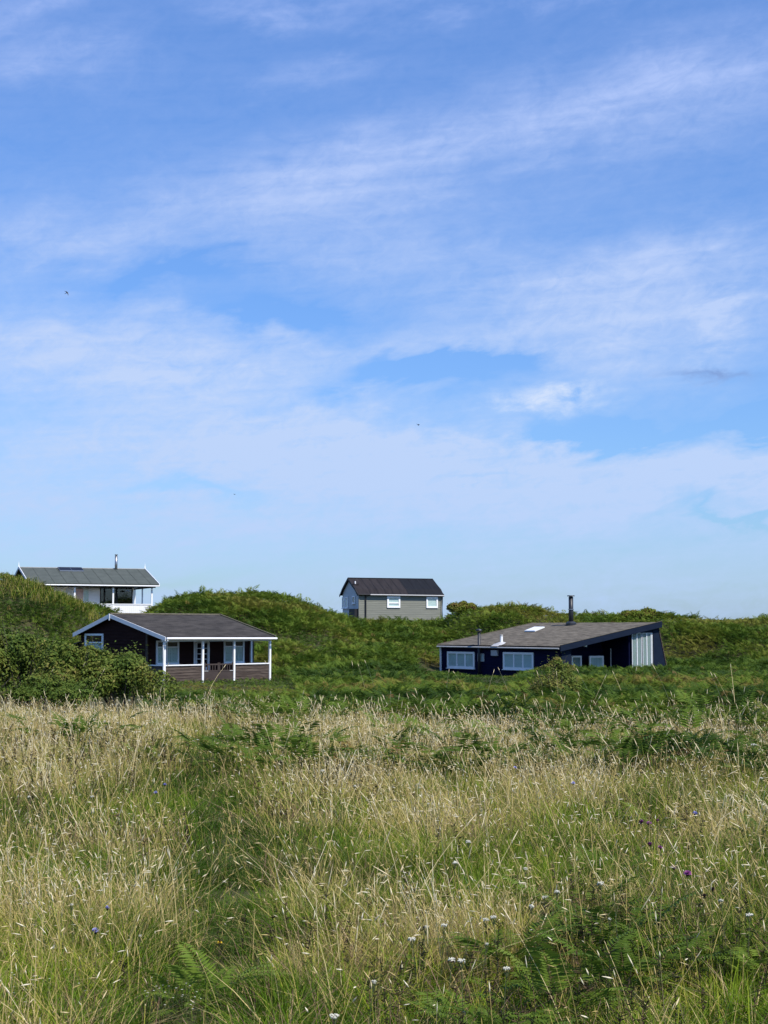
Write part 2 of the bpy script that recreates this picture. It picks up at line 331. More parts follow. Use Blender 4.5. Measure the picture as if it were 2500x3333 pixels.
def window(house, f, a0, a1, z0, z1, fr=.09, splits=(), bars=(), back='curtain', fill='curtain_sheet', frame_m='white', depth=.07, sill=True, inset=.035, sashes=True):
    """frame proud of the boards; curtain and glass inside it; splits = upright bars (0-1), bars = (a0,a1,z) crossbars (0-1)"""
    w = MB(f); d0 = .03
    w.box(a0, a1, d0, d0+depth, z1-fr, z1); w.box(a0, a1, d0, d0+depth, z0, z0+fr)
    w.box(a0, a0+fr, d0, d0+depth, z0+fr, z1-fr); w.box(a1-fr, a1, d0, d0+depth, z0+fr, z1-fr)
    xs = [a0+fr]
    for s in splits:
        c = a0+(a1-a0)*s; w.box(c-fr*.4, c+fr*.4, d0, d0+depth-.004, z0+fr, z1-fr); xs += [c-fr*.4, c+fr*.4]
    xs.append(a1-fr)
    for (s0, s1, sz) in bars:
        zz = z0+(z1-z0)*sz; w.box(max(a0+(a1-a0)*s0, a0+fr), min(a0+(a1-a0)*s1, a1-fr), d0, d0+depth-.008, zz-fr*.35, zz+fr*.35)
    fo = w.build('window', M[frame_m], house, bevel=.006)
    c = MB(f); ct = z1-fr*.5
    if bars and fill == 'curtain_sheet':
        ct = z0+(z1-z0)*bars[0][2]
        MB(f).box(a0+fr*.5, a1-fr*.5, .0, d0+.006, ct, z1-fr*.5).build('dark_opening', M['dark_room'], fo)
    if fill == 'curtain_sheet':
        n = max(8, int((a1-a0)/.035)); vs = []; fs = []
        for i in range(n+1):
            a = a0+fr*.5+(a1-a0-fr)*i/n; o = .008+.010*math.sin(i*1.9)+.004*math.sin(i*.7)
            vs += [(a, d0+o, z0+fr*.5), (a, d0+o, ct)]
        fs = [(2*i, 2*i+2, 2*i+3, 2*i+1) for i in range(n)]
        c.add(vs, fs)
    else: c.box(a0+fr*.5, a1-fr*.5, .0, d0+.012, z0+fr*.5, z1-fr*.5)
    c.build('curtain' if back not in ('dark_room',) else 'dark_opening', M[back], fo, smooth=False)
    p = MB(f)
    for i in range(0, len(xs), 2): p.box(xs[i], xs[i+1], d0+inset-.004, d0+inset+.002, z0+fr, z1-fr)
    p.build('pane', M['glass'], fo)
    if sill:
        MB(f).box(a0-.04, a1+.04, d0, d0+depth+.05, z0-.045, z0).build('sill', M[frame_m], fo, bevel=.005)
    return fo
def wavy_roof(name, m, house, a0, a1, prof, pitch=.10, amp=.014, thick=.012, step=None):
    """corrugated sheet: prof = [(b, z), ...] along the slope, ridges running down the slope"""
    n = int((a1-a0)/pitch*6); A = np.linspace(a0, a1, n+1); W = amp*np.sin(A*2*math.pi/pitch)
    vs = []; k = len(prof)
    for a, w in zip(A, W):
        sag = .012*math.sin(a*1.3)+.008*math.sin(a*3.1+1)
        for (b, z) in prof: vs.append((a, b, z+w+sag*.5))
    top = len(vs)
    vs += [(x, y, z-thick) for x, y, z in vs]
    fs = []
    for i in range(n):
        for j in range(k-1):
            q = [i*k+j, (i+1)*k+j, (i+1)*k+j+1, i*k+j+1]; fs += [q, [t+top for t in q[::-1]]]
        for j in (0, k-1):
            q = [i*k+j, (i+1)*k+j, (i+1)*k+j+top, i*k+j+top]; fs.append(q)
    for i in (0, n):
        for j in range(k-1): fs.append([i*k+j, i*k+j+1, i*k+j+1+top, i*k+j+top])
    return MB().add(vs, fs).build(name, m, house)
FRONT = lambda b: plane_map((0, b, 0), (1, 0, 0), (0, -1, 0))
REAR = lambda b: plane_map((0, b, 0), (1, 0, 0), (0, 1, 0))
LEFT = lambda a: plane_map((a, 0, 0), (0, 1, 0), (-1, 0, 0))
RIGHT = lambda a: plane_map((a, 0, 0), (0, 1, 0), (1, 0, 0))
C_ = lambda v: (lambda z: v)

# ---- brown veranda cottage
H = empty('cottage', (-10.57, 74.35, 0), .79)
tag(H, 'dark brown weatherboard cottage with corrugated roof and white posted veranda', 'cottage')
L, B1, B2 = 7.21, 4.51, 7.70
zf = lambda b: 2.19+b*.253 if b <= B1 else 3.33-(b-B1)*.305
bfront = lambda z: (z-2.19)/.253
bback = lambda z: B1+(3.33-z)/.305
w = MB(FRONT(1.8)); clap(w, C_(.30), C_(7.02), -.1, 2.50)
w.map = LEFT(.30); clap(w, lambda z: max(1.8, bfront(z+.10)), lambda z: min(7.45, bback(z+.10)), -.1, 3.24)
w.map = RIGHT(7.02); clap(w, lambda z: max(1.8, bfront(z+.10)), lambda z: min(7.45, bback(z+.10)), -.1, 3.24)
w.map = REAR(7.45); clap(w, C_(.3), C_(7.02), -.1, 2.32)
w.map = lambda a, b, c: (a, b, c)
w.box(.31, 7.01, 1.81, 7.44, -.1, 2.3)
w.build('wall', M['brown_wood'], H)
for (a, o) in ((.24, -1), (7.06, 1)):
    pass
MB().box(.22, .30, 1.70, 1.80, -.1, 2.46).build('corner_board', M['brown_worn'], H); MB().box(7.03, 7.10, 1.70, 1.80, -.1, 2.46).build('corner_board', M['brown_worn'], H)
rf = MB()   # roof deck under the sheets
L = 7.0
rf.add([(.02, .04, 2.15), (L-.02, .04, 2.15), (L-.02, B1, 3.28), (.02, B1, 3.28), (.02, .04, 2.10), (L-.02, .04, 2.10), (L-.02, B1, 3.22), (.02, B1, 3.22)],
       [(0,1,2,3), (7,6,5,4), (0,4,5,1), (1,5,6,2), (3,7,4,0)])
rf.add([(.02, B1, 3.28), (L-.02, B1, 3.28), (L-.02, B2-.04, zf(B2)-.04), (.02, B2-.04, zf(B2)-.04), (.02, B1, 3.22), (L-.02, B1, 3.22), (L-.02, B2-.04, zf(B2)-.1), (.02, B2-.04, zf(B2)-.1)],
       [(0,1,2,3), (7,6,5,4), (1,5,6,2), (3,7,4,0), (2,6,7,3)])
rf.build('roof_deck', M['brown_wood'], H)
L = 7.0
rs = wavy_roof('roof', M['fibre_roof'], H, .0, L, [(-.10, 2.185), (.8, 2.41), (1.7, 2.64), (2.42, 2.82), (2.44, 2.838), (3.4, 3.08), (B1, 3.35)])
wavy_roof('rear_sheets', M['fibre_roof'], rs, .0, L, [(B1, 3.35), (5.6, 3.02), (6.6, 2.71), (B2+.05, 2.375)])
MB().add([(-.01, B1-.16, 3.335), (L+.01, B1-.16, 3.335), (L+.01, B1, 3.40), (-.01, B1, 3.40), (L+.01, B1+.16, 3.33), (-.01, B1+.16, 3.33)], [(0,1,2,3), (3,2,4,5)]).build('ridge_cap', M['moss_edge'], rs)
MB().prism([(L-.02, -.10, 2.205), (L-.02, B1, 3.372), (L-.02, B1, 3.412), (L-.02, -.10, 2.245)], (.10, 0, 0)).build('verge', M['moss_edge'], rs)
bb = MB()
bb2 = MB()
bb.prism([(-.03, -.10, 2.00), (-.03, B1, 3.14), (-.03, B1, 3.345), (-.03, -.10, 2.205)], (.035, 0, 0))
bb2.prism([(-.03, B1+.002, 3.14), (-.03, B2+.04, 2.17), (-.03, B2+.04, 2.375), (-.03, B1+.002, 3.345)], (.035, 0, 0))
bo = bb.build('bargeboard', M['barge'], H, bevel=.004); bb2.build('bargeboard', M['barge'], H, bevel=.004)
MB().box(-.055, -.032, B1-.035, B1+.045, 3.02, 3.36).build('finial', M['white'], bo)
MB().prism([(L-.045, 0, 2.02), (L-.045, B1, 3.16), (L-.045, B1, 3.345), (L-.045, 0, 2.18)], (.03, 0, 0)).build('bargeboard', M['brown_wood'], H)
gt = MB().tube([(.02, -.14, 2.13), (L+.06, -.14, 2.10)], .055, 10).build('gutter', M['white'], H, smooth=False)
MB().box(.05, L-.05, .20, .29, 1.98, 2.085).build('eaves_beam', M['white'], H)
dpx = MB().tube([(.10, -.14, 2.09), (.10, -.10, 2.0), (.08, .08, 1.90), (.06, .14, 1.80), (.06, .14, .45), (.02, .10, .33)], .034, 8).build('downpipe', M['white'], H, smooth=True)
for a in (.19, 2.54, 4.54, 6.92):
    MB().box(a-.055, a+.055, .19, .30, -.05, 1.98).build('post', M['white'], H, bevel=.006)
MB().box(6.86, 6.96, 1.66, 1.76, -.05, 2.4).build('post', M['white'], H)
def bal(f, a0, a1, zt=.80):
    q = MB(f); clap(q, C_(a0), C_(a1), -.08, zt, .135, .022); q.box(a0, a1, -.03, 0, -.08, zt)
    o = q.build('balustrade', M['brown_worn'], H)
    r_ = MB(f).box(a0-.0, a1+.0, -.06, .06, zt, zt+.055).build('rail', M['white'], o)
bal(FRONT(.27), .25, 2.485); bal(FRONT(.27), 4.595, 6.865)
bal(LEFT(.22), .31, 1.69); bal(RIGHT(6.90), .31, 1.66)
gw = MB(FRONT(.24))
for (a0, a1) in ((2.62, 3.535), (3.555, 4.47)):
    gw.box(a0, a1, 0, .03, -.03, .48); gw.box(a0, a0+.07, 0, .045, .48, .92); gw.box(a1-.07, a1, 0, .045, .48, .92)
    gw.box(a0+.07, a1-.07, 0, .04, .80, .87); gw.box(a0+.07, a1-.07, 0, .04, .48, .55)
    for i in range(1, 5): gw.box(a0+.07+(a1-a0-.14)*i/5-.022, a0+.07+(a1-a0-.14)*i/5+.022, .005, .03, .55, .80)
gobj = gw.build('gate', M['gate_wood'], H)
MB(FRONT(.24)).box(2.60, 2.86, .046, .06, .50, .53).build('hinge', M['gutter_grey'], gobj); MB(FRONT(.24)).box(4.22, 4.50, .046, .06, .50, .53).build('hinge', M['gutter_grey'], gobj)
MB().box(.25, 7.0, .32, 1.78, -.12, -.02).build('veranda_floor', M['gate_wood'], H)
fw = FRONT(1.8)
window(H, fw, .82, 2.22, .84, 2.02, .085, (.47,), ((0, 1, .72),))
window(H, fw, 5.10, 6.46, .84, 2.02, .085, (.5,), ((0, 1, .72),))
# open glazed door and doorway
MB(fw).box(3.26, 4.04, .03, .05, -.02, 2.0).build('doorway', M['dark_room'], H)
dd = MB(fw); dd.box(3.16, 3.25, .03, .10, -.02, 2.02); dd.box(4.02, 4.11, .03, .10, -.02, 2.02); dd.box(3.25, 4.02, .03, .10, 1.94, 2.02); dd.build('door_frame', M['white'], H)
dl = MB(plane_map((3.28, 1.70, 0), (.62, -.785, 0), (.785, .62, 0)))
for a in (0, .32, .64): dl.box(a, a+.05 if a != .32 else a+.03, 0, .04, .0, 1.92)
for z in (0.0, .66, .80, 1.06, 1.32, 1.60, 1.88): dl.box(.05, .64, .003, .037, z, z+.035)
dl.box(.05, .64, .01, .03, .035, .66)
dl.build('door', M['white'], H)
window(H, LEFT(.30), 5.40, 7.0, 1.02, 2.35, .10, (), ((0, 1, .66),))
lw = MB(); clap(lw, C_(.5), C_(3.5), -.1, 1.80); lw.v = []; lw.f = []
lw.map = LEFT(.7); clap(lw, C_(7.46), C_(8.5), -.1, 1.78); lw.map = REAR(8.5); clap(lw, C_(.7), C_(4.0), -.1, 1.76); lw.map = RIGHT(4.0); clap(lw, C_(7.46), C_(8.5), -.1, 1.76)
lean = lw.build('lean_to', M['brown_wood'], H)
MB().prism([(.6, 7.47, 2.0), (.6, 8.65, 1.76), (.6, 8.65, 1.82), (.6, 7.47, 2.06)], (3.5, 0, 0)).build('roof', M['fibre_roof'], lean)

# ---- grey hut on the dune
H = empty('cottage', (-2.17, 126.82, 0), .39)
tag(H, 'small grey green cottage with steep black roof and two square white windows', 'cottage')
L, BR, BB = 7.81, 2.27, 4.15
PR = [(-.06, 5.46), (.12, 5.53), (.30, 5.66), (.55, 5.90), (1.2, 6.23), (BR, 6.84)]
PB = [(BR, 6.84), (3.1, 6.30), (3.65, 5.92), (3.9, 5.68), (4.08, 5.53), (BB+.08, 5.45)]
ipz = lambda b: float(np.interp(b, [p[0] for p in PR+PB[1:]], [p[1] for p in PR+PB[1:]]))
lo = lambda z: max(.2, float(np.interp(z+.06, [p[1] for p in PR], [p[0] for p in PR])))
hi = lambda z: min(3.95, float(np.interp(-(z+.06), [-p[1] for p in PB], [p[0] for p in PB])))
w = MB(FRONT(.2)); clap(w, C_(.2), C_(7.66), 2.6, 5.56, .15, .024)
gb = MB(LEFT(.2)); clap(gb, lo, hi, 2.6, 6.72, .15, .024); gb.build('gable_wall', M['lifted_gable'], H)
w.map = RIGHT(7.66); clap(w, lo, hi, 2.6, 6.72, .15, .024)
w.map = REAR(3.95); clap(w, C_(.2), C_(7.66), 2.6, 5.56, .15, .024)
w.map = lambda a, b, c: (a, b, c); w.box(.21, 7.65, .21, 3.94, 2.6, 5.5)
w.build('wall', M['grey_wood'], H)
def strip_roof(a0, a1, prof, th=.05):
    vs = []; k = len(prof)
    for a in (a0, a1):
        for (b, z) in prof: vs.append((a, b, z))
        for (b, z) in prof: vs.append((a, b, z-th))
    fs = []
    for j in range(k-1):
        fs += [(j, 2*k+j, 2*k+j+1, j+1), (k+j+1, 3*k+j+1, 3*k+j, k+j), (j, j+1, k+j+1, k+j), (2*k+j+1, 2*k+j, 3*k+j, 3*k+j+1)]
    fs += [(0, k, 3*k, 2*k), (k-1, 3*k-1, 2*k-1) if False else (k-1, 3*k-1, 4*k-1, 2*k-1)]
    return vs, fs
r_ = MB(); r_.add(*strip_roof(.02, 4.55, PR)); ro = r_.build('roof', M['brown_felt'], H)
r_ = MB(); r_.add(*strip_roof(4.552, L-.05, [(b, z+.012) for b, z in PR])); r_.build('new_felt', M['black_felt'], ro)
r_ = MB(); r_.add(*strip_roof(.02, L-.05, PB)); r_.build('rear_slope', M['black_felt'], ro)
sm = MB()
for a in (1.15, 1.85, 2.55, 3.2, 3.85): sm.add(*strip_roof(a, a+.05, [(b, z+.012) for b, z in PR], .03))
for a in (5.4, 6.2, 6.9): sm.add(*strip_roof(a, a+.05, [(b, z+.026) for b, z in PR], .03))
sm.build('seams', M['black_felt'], ro)
MB().box(.02, L-.04, BR-.07, BR+.07, 6.80, 6.88).build('ridge_cap', M['black_felt'], ro)
for a in (-.02, L-.05):
    for prof in (PR, PB):
        vb = MB()
        vs = [(a, b, z+.02) for b, z in prof] + [(a, b, z-.17) for b, z in prof][::-1]
        k = len(prof); n = 2*k
        vs2 = vs + [(x+.04, y, z) for x, y, z in vs]
        fs = []
        for j in range(k-1): fs += [(j, j+1, n-2-j, n-1-j), (n+j+1, n+j, 2*n-1-j, 2*n-2-j), (j, n+j, n+j+1, j+1), (n-1-j, n-2-j, 2*n-2-j, 2*n-1-j)]
        fs += [(0, n-1, 2*n-1, n), (k-1, n+k-1, n+k, k)]
        vb.add(vs2, fs); vb.build('bargeboard', M['dark_trim'], H)
MB().box(.0, L, .02, .19, 5.34, 5.44).build('fascia', M['dark_trim'], H)
MB().tube([(1.1, -.08, 5.40), (L-.02, -.08, 5.37)], .05, 8).build('gutter', M['gutter_grey'], H)
MB().tube([(.02, -.07, 5.41), (1.1, -.07, 5.41)], .055, 8).build('gutter', M['dark_trim'], H)
MB().tube([(.76, -.06, 5.40), (.76, .10, 5.28), (.76, .10, 2.6)], .06, 8).build('downpipe', M['dark_trim'], H)
MB().tube([(7.70, -.06, 5.36), (7.70, .10, 5.26), (7.70, .10, 3.2), (7.62, .0, 3.0)], .055, 8).build('downpipe', M['dark_trim'], H)
MB().box(.15, .22, .13, .195, 2.6, 5.4).build('corner_board', M['grey_wood'], H); MB().box(7.6, 7.68, .13, .195, 2.6, 5.36).build('corner_board', M['grey_wood'], H)
window(H, FRONT(.2), 2.68, 3.86, 4.33, 5.30, .15, (), ((0, 1, .42),), 'blind', 'box', sill=False)
window(H, FRONT(.2), 6.24, 7.30, 4.33, 5.27, .14, (), (), 'blind', 'box', sill=False)
window(H, LEFT(.2), 3.36, 3.92, 4.32, 5.27, .11, (), (), 'blind', 'box')
window(H, LEFT(.2), 2.57, 3.22, 4.32, 5.28, .12, (), (), 'blind', 'box')
window(H, LEFT(.2), .98, 1.58, 4.68, 5.32, .10, (), (), 'dark_room', 'box')
MB(LEFT(.2)).box(.3, 1.6, .03, .35, 3.2, 4.25).build('storage_box', M['dark_trim'], H)
vt = MB().tube([(.30, 1.33, 6.22), (.30, 1.33, 6.55)], .06, 8).build('roof_vent', M['white'], H); MB().box(.06, .54, 1.12, 1.50, 6.20, 6.33).build('flashing', M['brown_felt'], vt)

# ---- white veranda cottage behind the left dune
H = empty('cottage', (-26.86, 116.53, 0), .38)
tag(H, 'white cottage with long grey green roof and open porch, half hidden by a dune', 'cottage')
L, BR, BB = 10.0, 4.98, 9.6
k1 = (7.43-6.08)/4.98
zr = lambda b: 6.08+b*k1 if b <= BR else 7.43-(b-BR)*k1
for nm, (b0, b1) in (('roof', (0, BR)), ('rear_slope', (BR, BB))):
    o_ = MB().add([(.0, b0, zr(b0)), (L, b0, zr(b0)), (L, b1, zr(b1)), (0, b1, zr(b1)), (.0, b0, zr(b0)-.09), (L, b0, zr(b0)-.09), (L, b1, zr(b1)-.09), (0, b1, zr(b1)-.09)],
        [(0,1,2,3), (7,6,5,4), (0,4,5,1), (1,5,6,2), (2,6,7,3), (3,7,4,0)]).build(nm, M['green_felt'], H if nm == 'roof' else ro)
    if nm == 'roof': ro = o_
sm = MB()
for i in range(1, 11):
    a = i*.93+.05; sm.add([(a, .0, zr(0)+.004), (a+.035, .0, zr(0)+.004), (a+.035, BR, zr(BR)+.004), (a, BR, zr(BR)+.004), (a, 0, zr(0)+.012), (a+.035, 0, zr(0)+.012), (a+.035, BR, zr(BR)+.012), (a, BR, zr(BR)+.012)],
        [(4,5,6,7), (0,1,5,4), (1,2,6,5), (3,0,4,7)])
sm.build('seams', M['felt_seam'], ro)
MB().box(-.02, L+.02, BR-.06, BR+.06, 7.42, 7.465).build('ridge_cap', M['gutter_grey'], ro)
for a in (-.06, L+.005):
    bb = MB(); bb2 = MB()
    bb.prism([(a, -.05, zr(0)-.14), (a, BR, 7.32), (a, BR, 7.50), (a, -.05, zr(0)+.035)], (.05, 0, 0))
    bb2.prism([(a, BR+.003, 7.32), (a, BB+.05, zr(BB)-.14), (a, BB+.05, zr(BB)+.035), (a, BR+.003, 7.50)], (.05, 0, 0))
    bo = bb.build('bargeboard', M['barge'], H); bb2.build('bargeboard', M['barge'], H)
for a in (-.05, L+.02): MB().add([(a-.03, BR-.03, 7.48), (a+.05, BR-.03, 7.48), (a+.05, BR+.05, 7.48), (a-.03, BR+.05, 7.48), (a+.01, BR+.01, 7.92)], [(0,1,4), (1,2,4), (2,3,4), (3,0,4)]).build('finial', M['white'], bo)
MB().box(.0, L, -.05, -.005, 5.90, 5.985).build('fascia', M['dark_trim'], H)
MB().tube([(0, -.10, 5.93), (L+.02, -.10, 5.91)], .05, 8).build('gutter', M['white'], H)
MB().box(.2, L-.2, .22, .34, 5.78, 5.90).build('eaves_beam', M['dark_trim'], H); MB().box(9.44, 9.54, .35, 9.0, 5.78, 5.90).build('eaves_beam', M['dark_trim'], H)
for a in (.5, 3.51, 6.48, 9.52): MB().box(a-.06, a+.06, .24, .36, 3.3, 5.78).build('post', M['white'], H)
for (a, b) in ((9.50, 3.5), (9.50, 6.2)): MB().box(a-.05, a+.05, b-.05, b+.05, 3.3, 5.78).build('post', M['white'], H)
w = MB(FRONT(2.0)); w.box(.3, 8.42, -.2, 0, 3.2, 6.3); w.map = LEFT(.3); w.box(2.0, 9.0, -.2, 0, 3.2, 6.0); w.map = LEFT(.3)
w.prism([(2.0, 0, 6.0), (9.0, 0, 6.0), (BR, 0, 7.3)], (0, -.18, 0)) if False else None
w.map = RIGHT(8.42); w.box(2.0, 9.0, -.2, -.002, 3.2, 6.2); w.map = REAR(9.0); w.box(.3, 8.4, -.2, 0, 3.2, 6.1)
w.build('wall', M['white'], H)
gbl = MB().prism([(.32, .3, 6.05), (.32, 9.2, 6.05), (.32, BR, 7.3)], (.1, 0, 0)).build('gable', M['dark_trim'], H)
MB().prism([(9.6, .3, 6.05), (9.6, 9.2, 6.05), (9.6, BR, 7.3)], (.06, 0, 0)).build('gable', M['dark_trim'], H)
MB().box(.3, 9.6, .3, 9.0, 3.3, 3.72).build('deck', M['white'], H)
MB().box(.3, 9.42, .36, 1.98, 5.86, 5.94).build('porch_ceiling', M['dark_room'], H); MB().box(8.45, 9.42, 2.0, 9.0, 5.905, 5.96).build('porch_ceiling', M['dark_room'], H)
f2 = FRONT(2.0)
def glz(a0, a1):
    o = MB(f2).box(a0, a0+.07, .0, .06, 3.75, 5.8).box(a1-.07, a1, .0, .06, 3.75, 5.8).box(a0+.07, a1-.07, .0, .055, 5.72, 5.8).box(a0+.07, a1-.07, .0, .055, 3.75, 3.9).build('glazed_panel', M['dark_trim'], H)
    MB(f2).box(a0+.07, a1-.07, .003, .012, 3.9, 5.72).build('dark_room', M['dark_room'], o)
    MB(f2).box(a0+.07, a1-.07, .030, .038, 3.9, 5.72).build('pane', M['glass'], o)
glz(5.80, 7.08); glz(7.09, 8.36)
MB(f2).box(4.95, 5.78, .003, .05, 3.75, 5.74).build('door', M['white'], H)
window(H, f2, 4.48, 4.95, 4.7, 5.66, .05, (), (), 'curtain', 'curtain_sheet', 'white', .05, False)
MB(f2).box(3.92, 4.46, .004, .05, 4.5, 5.70).build('shutter', M['pink'], H)
lt = MB(plane_map((7.6, 1.0, 0), (1, 0, 0), (0, -1, 0))); lt.tube([(.18, 0, 5.86), (.18, 0, 5.55)], .012, 6); lt.add([(-.05, -.12, 5.50), (.41, -.12, 5.50), (.41, .12, 5.50), (-.05, .12, 5.50), (.14, 0, 5.60), (.24, 0, 5.60)], [(0,1,2,3), (0,4,5,1), (1,5,2), (2,5,4,3), (3,4,0)])
lt.build('hanging_lamp', M['barge'], H)
bl = MB(FRONT(.28))
n = 58
for i in range(n):
    a0 = .55+(9.46-.55)*i/n; bl.box(a0+.003, a0+(9.46-.55)/n-.003, 0, .022, 3.4, 4.46)
bl.box(.55, 9.46, -.03, 0, 3.45, 3.5); bl.box(.55, 9.46, -.03, 0, 4.3, 4.36)
bo = bl.build('balustrade', M['white'], H); MB(FRONT(.28)).box(.56, 9.46, -.05, .06, 4.46, 4.53).build('rail', M['white'], bo)
br = MB(RIGHT(9.50))
for i in range(38): br.box(.37+.15*i+.003, .37+.15*i+.147, 0, .022, 3.4, 4.46)
bo = br.build('balustrade', M['white'], H); MB(RIGHT(9.50)).box(.37, 6.2, -.05, .05, 4.46, 4.53).build('rail', M['white'], bo)
MB().box(8.36, 8.46, 1.9, 1.99, 3.4, 5.86).build('corner_board', M['white'], H)
fl = MB().tube([(7.61, 4.7, 7.2), (7.61, 4.7, 8.42)], .11, 14).build('flue', M['steel'], H, smooth=True)
MB().tube([(7.61, 4.7, 8.42), (7.61, 4.7, 8.47)], [.085, .085], 12).tube([(7.61, 4.7, 8.50), (7.61, 4.7, 8.56)], [.15, .11], 14).tube([(7.61, 4.7, 8.46), (7.61, 4.7, 8.51)], .04, 8).build('cowl', M['black_pipe'], fl)
pn = MB()
def onr(a, b, h): return (a, b, zr(b)+h)
for (a0, a1) in ((2.98, 3.90), (3.93, 4.84)):
    vs = [onr(a0, 3.78, .06), onr(a1, 3.78, .06), onr(a1, 4.82, .06), onr(a0, 4.82, .06), onr(a0, 3.78, .09), onr(a1, 3.78, .09), onr(a1, 4.82, .09), onr(a0, 4.82, .09)]
    po = MB().add(vs, [(0,3,2,1), (4,5,6,7), (0,1,5,4), (1,2,6,5), (2,3,7,6), (3,0,4,7)]).build('solar_panel', M['solar'], H)
    fr = MB()
    for (x0, x1, y0, y1) in ((a0, a1, 3.74, 3.78), (a0, a1, 4.82, 4.86), (a0-.02, a0, 3.74, 4.86), (a1, a1+.012, 3.74, 4.86)):
        vs = [onr(x, y, h) for h in (.02, .10) for x, y in ((x0, y0), (x1, y0), (x1, y1), (x0, y1))]
        fr.add(vs, [(0,3,2,1), (4,5,6,7), (0,1,5,4), (1,2,6,5), (2,3,7,6), (3,0,4,7)])
    fr.build('frame', M['steel'], po)

# ---- navy cottage with the lean-to roof
H = empty('cottage', (3.41, 96.96, 0), -.96)
tag(H, 'navy blue boarded cottage with single sloping weathered roof and tall black chimney flue', 'cottage')
L, W = 11.56, 7.9
k1 = (2.96-1.61)/7.73
zr = lambda b: 1.61+b*k1
# roof: weathered felt sheet on a dark deck
na, nb = 70, 50; vs = []
for i in range(na+1):
    for j in range(nb+1):
        a = -.06+(L+.04)*i/na; b = -.02+W*j/nb
        vs.append((a, b, zr(b)+.012*(vnoise(a, b, .8, 3)-.5)+.02*(vnoise(a, b, 2.5, 5)-.5)))
n1 = nb+1; fs = [(i*n1+j, (i+1)*n1+j, (i+1)*n1+j+1, i*n1+j+1) for i in range(na) for j in range(nb)]
ro = MB().add(vs, fs).build('roof', M['felt_roof'], H)
MB().add([(x, y, zr(y)-h) for h in (.025, .15) for x, y in ((-.05, .0), (L-.04, .0), (L-.04, W-.05), (-.05, W-.05))],
         [(0,3,2,1), (4,5,6,7), (0,1,5,4), (1,2,6,5), (2,3,7,6), (3,0,4,7)]).build('roof_deck', M['dark_trim'], ro)
MB().prism([(-.10, -.04, zr(0)-.03), (-.10, W, zr(W)-.03), (-.10, W, zr(W)+.03), (-.10, -.04, zr(0)+.03)], (.05, 0, 0)).build('verge', M['moss_edge'], ro)
MB().prism([(L-.04, -.06, zr(0)-.30), (L-.04, W+.1, zr(W)-.30), (L-.04, W+.1, zr(W)+.06), (L-.04, -.06, zr(0)+.05)], (.05, 0, 0)).build('bargeboard', M['slate_blue'], H, bevel=.006)
MB().prism([(L-.05, -.06, zr(0)+.055), (L-.05, W+.1, zr(W)+.065), (L-.05, W+.1, zr(W)+.078), (L-.05, -.06, zr(0)+.068)], (.075, 0, 0)).build('drip_edge', M['moss_edge'], ro)
MB().tube([(-.06, -.07, 1.49), (L-.12, -.07, 1.47)], .045, 8).build('gutter', M['gutter_grey'], H)
w = MB(FRONT(.25)); clap(w, C_(.0), C_(11.3), -.75, 1.50, .15, .03)
w.map = LEFT(.0); clap(w, C_(.25), lambda z: 7.6 if z < 1.5 else 7.6, -.75, 1.5, .15, .03)
lo = lambda z: max(.25, (z+.2-1.61)/k1)
w.map = LEFT(.0); clap(w, lo, C_(7.6), 1.5, 2.75, .15, .03)
w.map = REAR(7.6); clap(w, C_(0), C_(11.3), -.75, 2.75, .15, .03)
w.map = RIGHT(8.9); clap(w, C_(.3), C_(7.5), -.75, 1.5, .15, .03); clap(w, lambda z: max(.3, (z+.2-1.61)/k1), C_(7.5), 1.5, 2.65, .15, .03)
w.map = lambda a, b, c: (a, b, c); w.box(.01, 8.89, .26, 7.58, -.75, 1.45)
w.build('wall', M['navy'], H)
MB().box(8.92, 11.29, .28, .34, -.75, 1.42).build('screen_wall', M['navy'], H); MB().box(8.9, 11.2, 7.45, 7.58, -.75, 2.7).build('screen_wall', M['navy'], H)
MB().box(-.06, .03, .15, .245, -.5, 1.44).build('corner_board', M['white'], H)
MB().box(11.24, 11.32, .24, .95, -.75, 1.38).build('end_panel', M['slate_blue'], H)
ff = FRONT(.25)
window(H, ff, .68, 3.42, .17, 1.19, .13, (.36, .66), (), 'curtain')
window(H, ff, 6.16, 8.92, .20, 1.22, .13, (.36, .66), (), 'blind', 'box')
window(H, ff, 3.74, 4.34, .62, 1.10, .05, (.5,), (), 'blind', 'box', 'gutter_grey', sill=False)
MB(ff).box(5.10, 5.68, .03, .16, .98, 1.32).build('vent_box', M['gutter_grey'], H, bevel=.01)
fo = MB().tube([(5.72, .42, 1.6), (5.72, .42, 2.16)], .085, 12).build('vent_pipe', M['white'], H)
MB().tube([(5.72, .42, 2.17), (5.72, .42, 2.25)], [.10, .10], 12).build('cap', M['gutter_grey'], fo)
MB().add([(5.1, .3, 1.67), (5.35, -.12, 1.56), (6.0, -.12, 1.56), (6.1, .3, 1.69), (5.9, .62, 1.78), (5.5, .62, 1.78), (5.72, .42, 1.86)], [(0,1,6), (1,2,6), (2,3,6), (3,4,6), (4,5,6), (5,0,6)]).build('flashing', M['gutter_grey'], fo)
pp = MB().tube([(4.02, .06, -.4), (4.02, .06, 2.35)], .085, 12).build('flue_pipe', M['black_pipe'], H, smooth=True)
MB().tube([(4.02, .06, 2.35), (4.02, .06, 2.42)], [.10, .10], 12).tube([(4.02, .06, 2.44), (4.02, .06, 2.50), (4.02, .06, 2.56), (4.02, .06, 2.60)], [.16, .19, .16, .02], 12).build('cowl', M['black_pipe'], pp)
MB().box(3.90, 4.14, .04, .24, 1.30, 1.34).build('bracket', M['black_pipe'], pp)
cb = 7.05; cz = zr(cb)
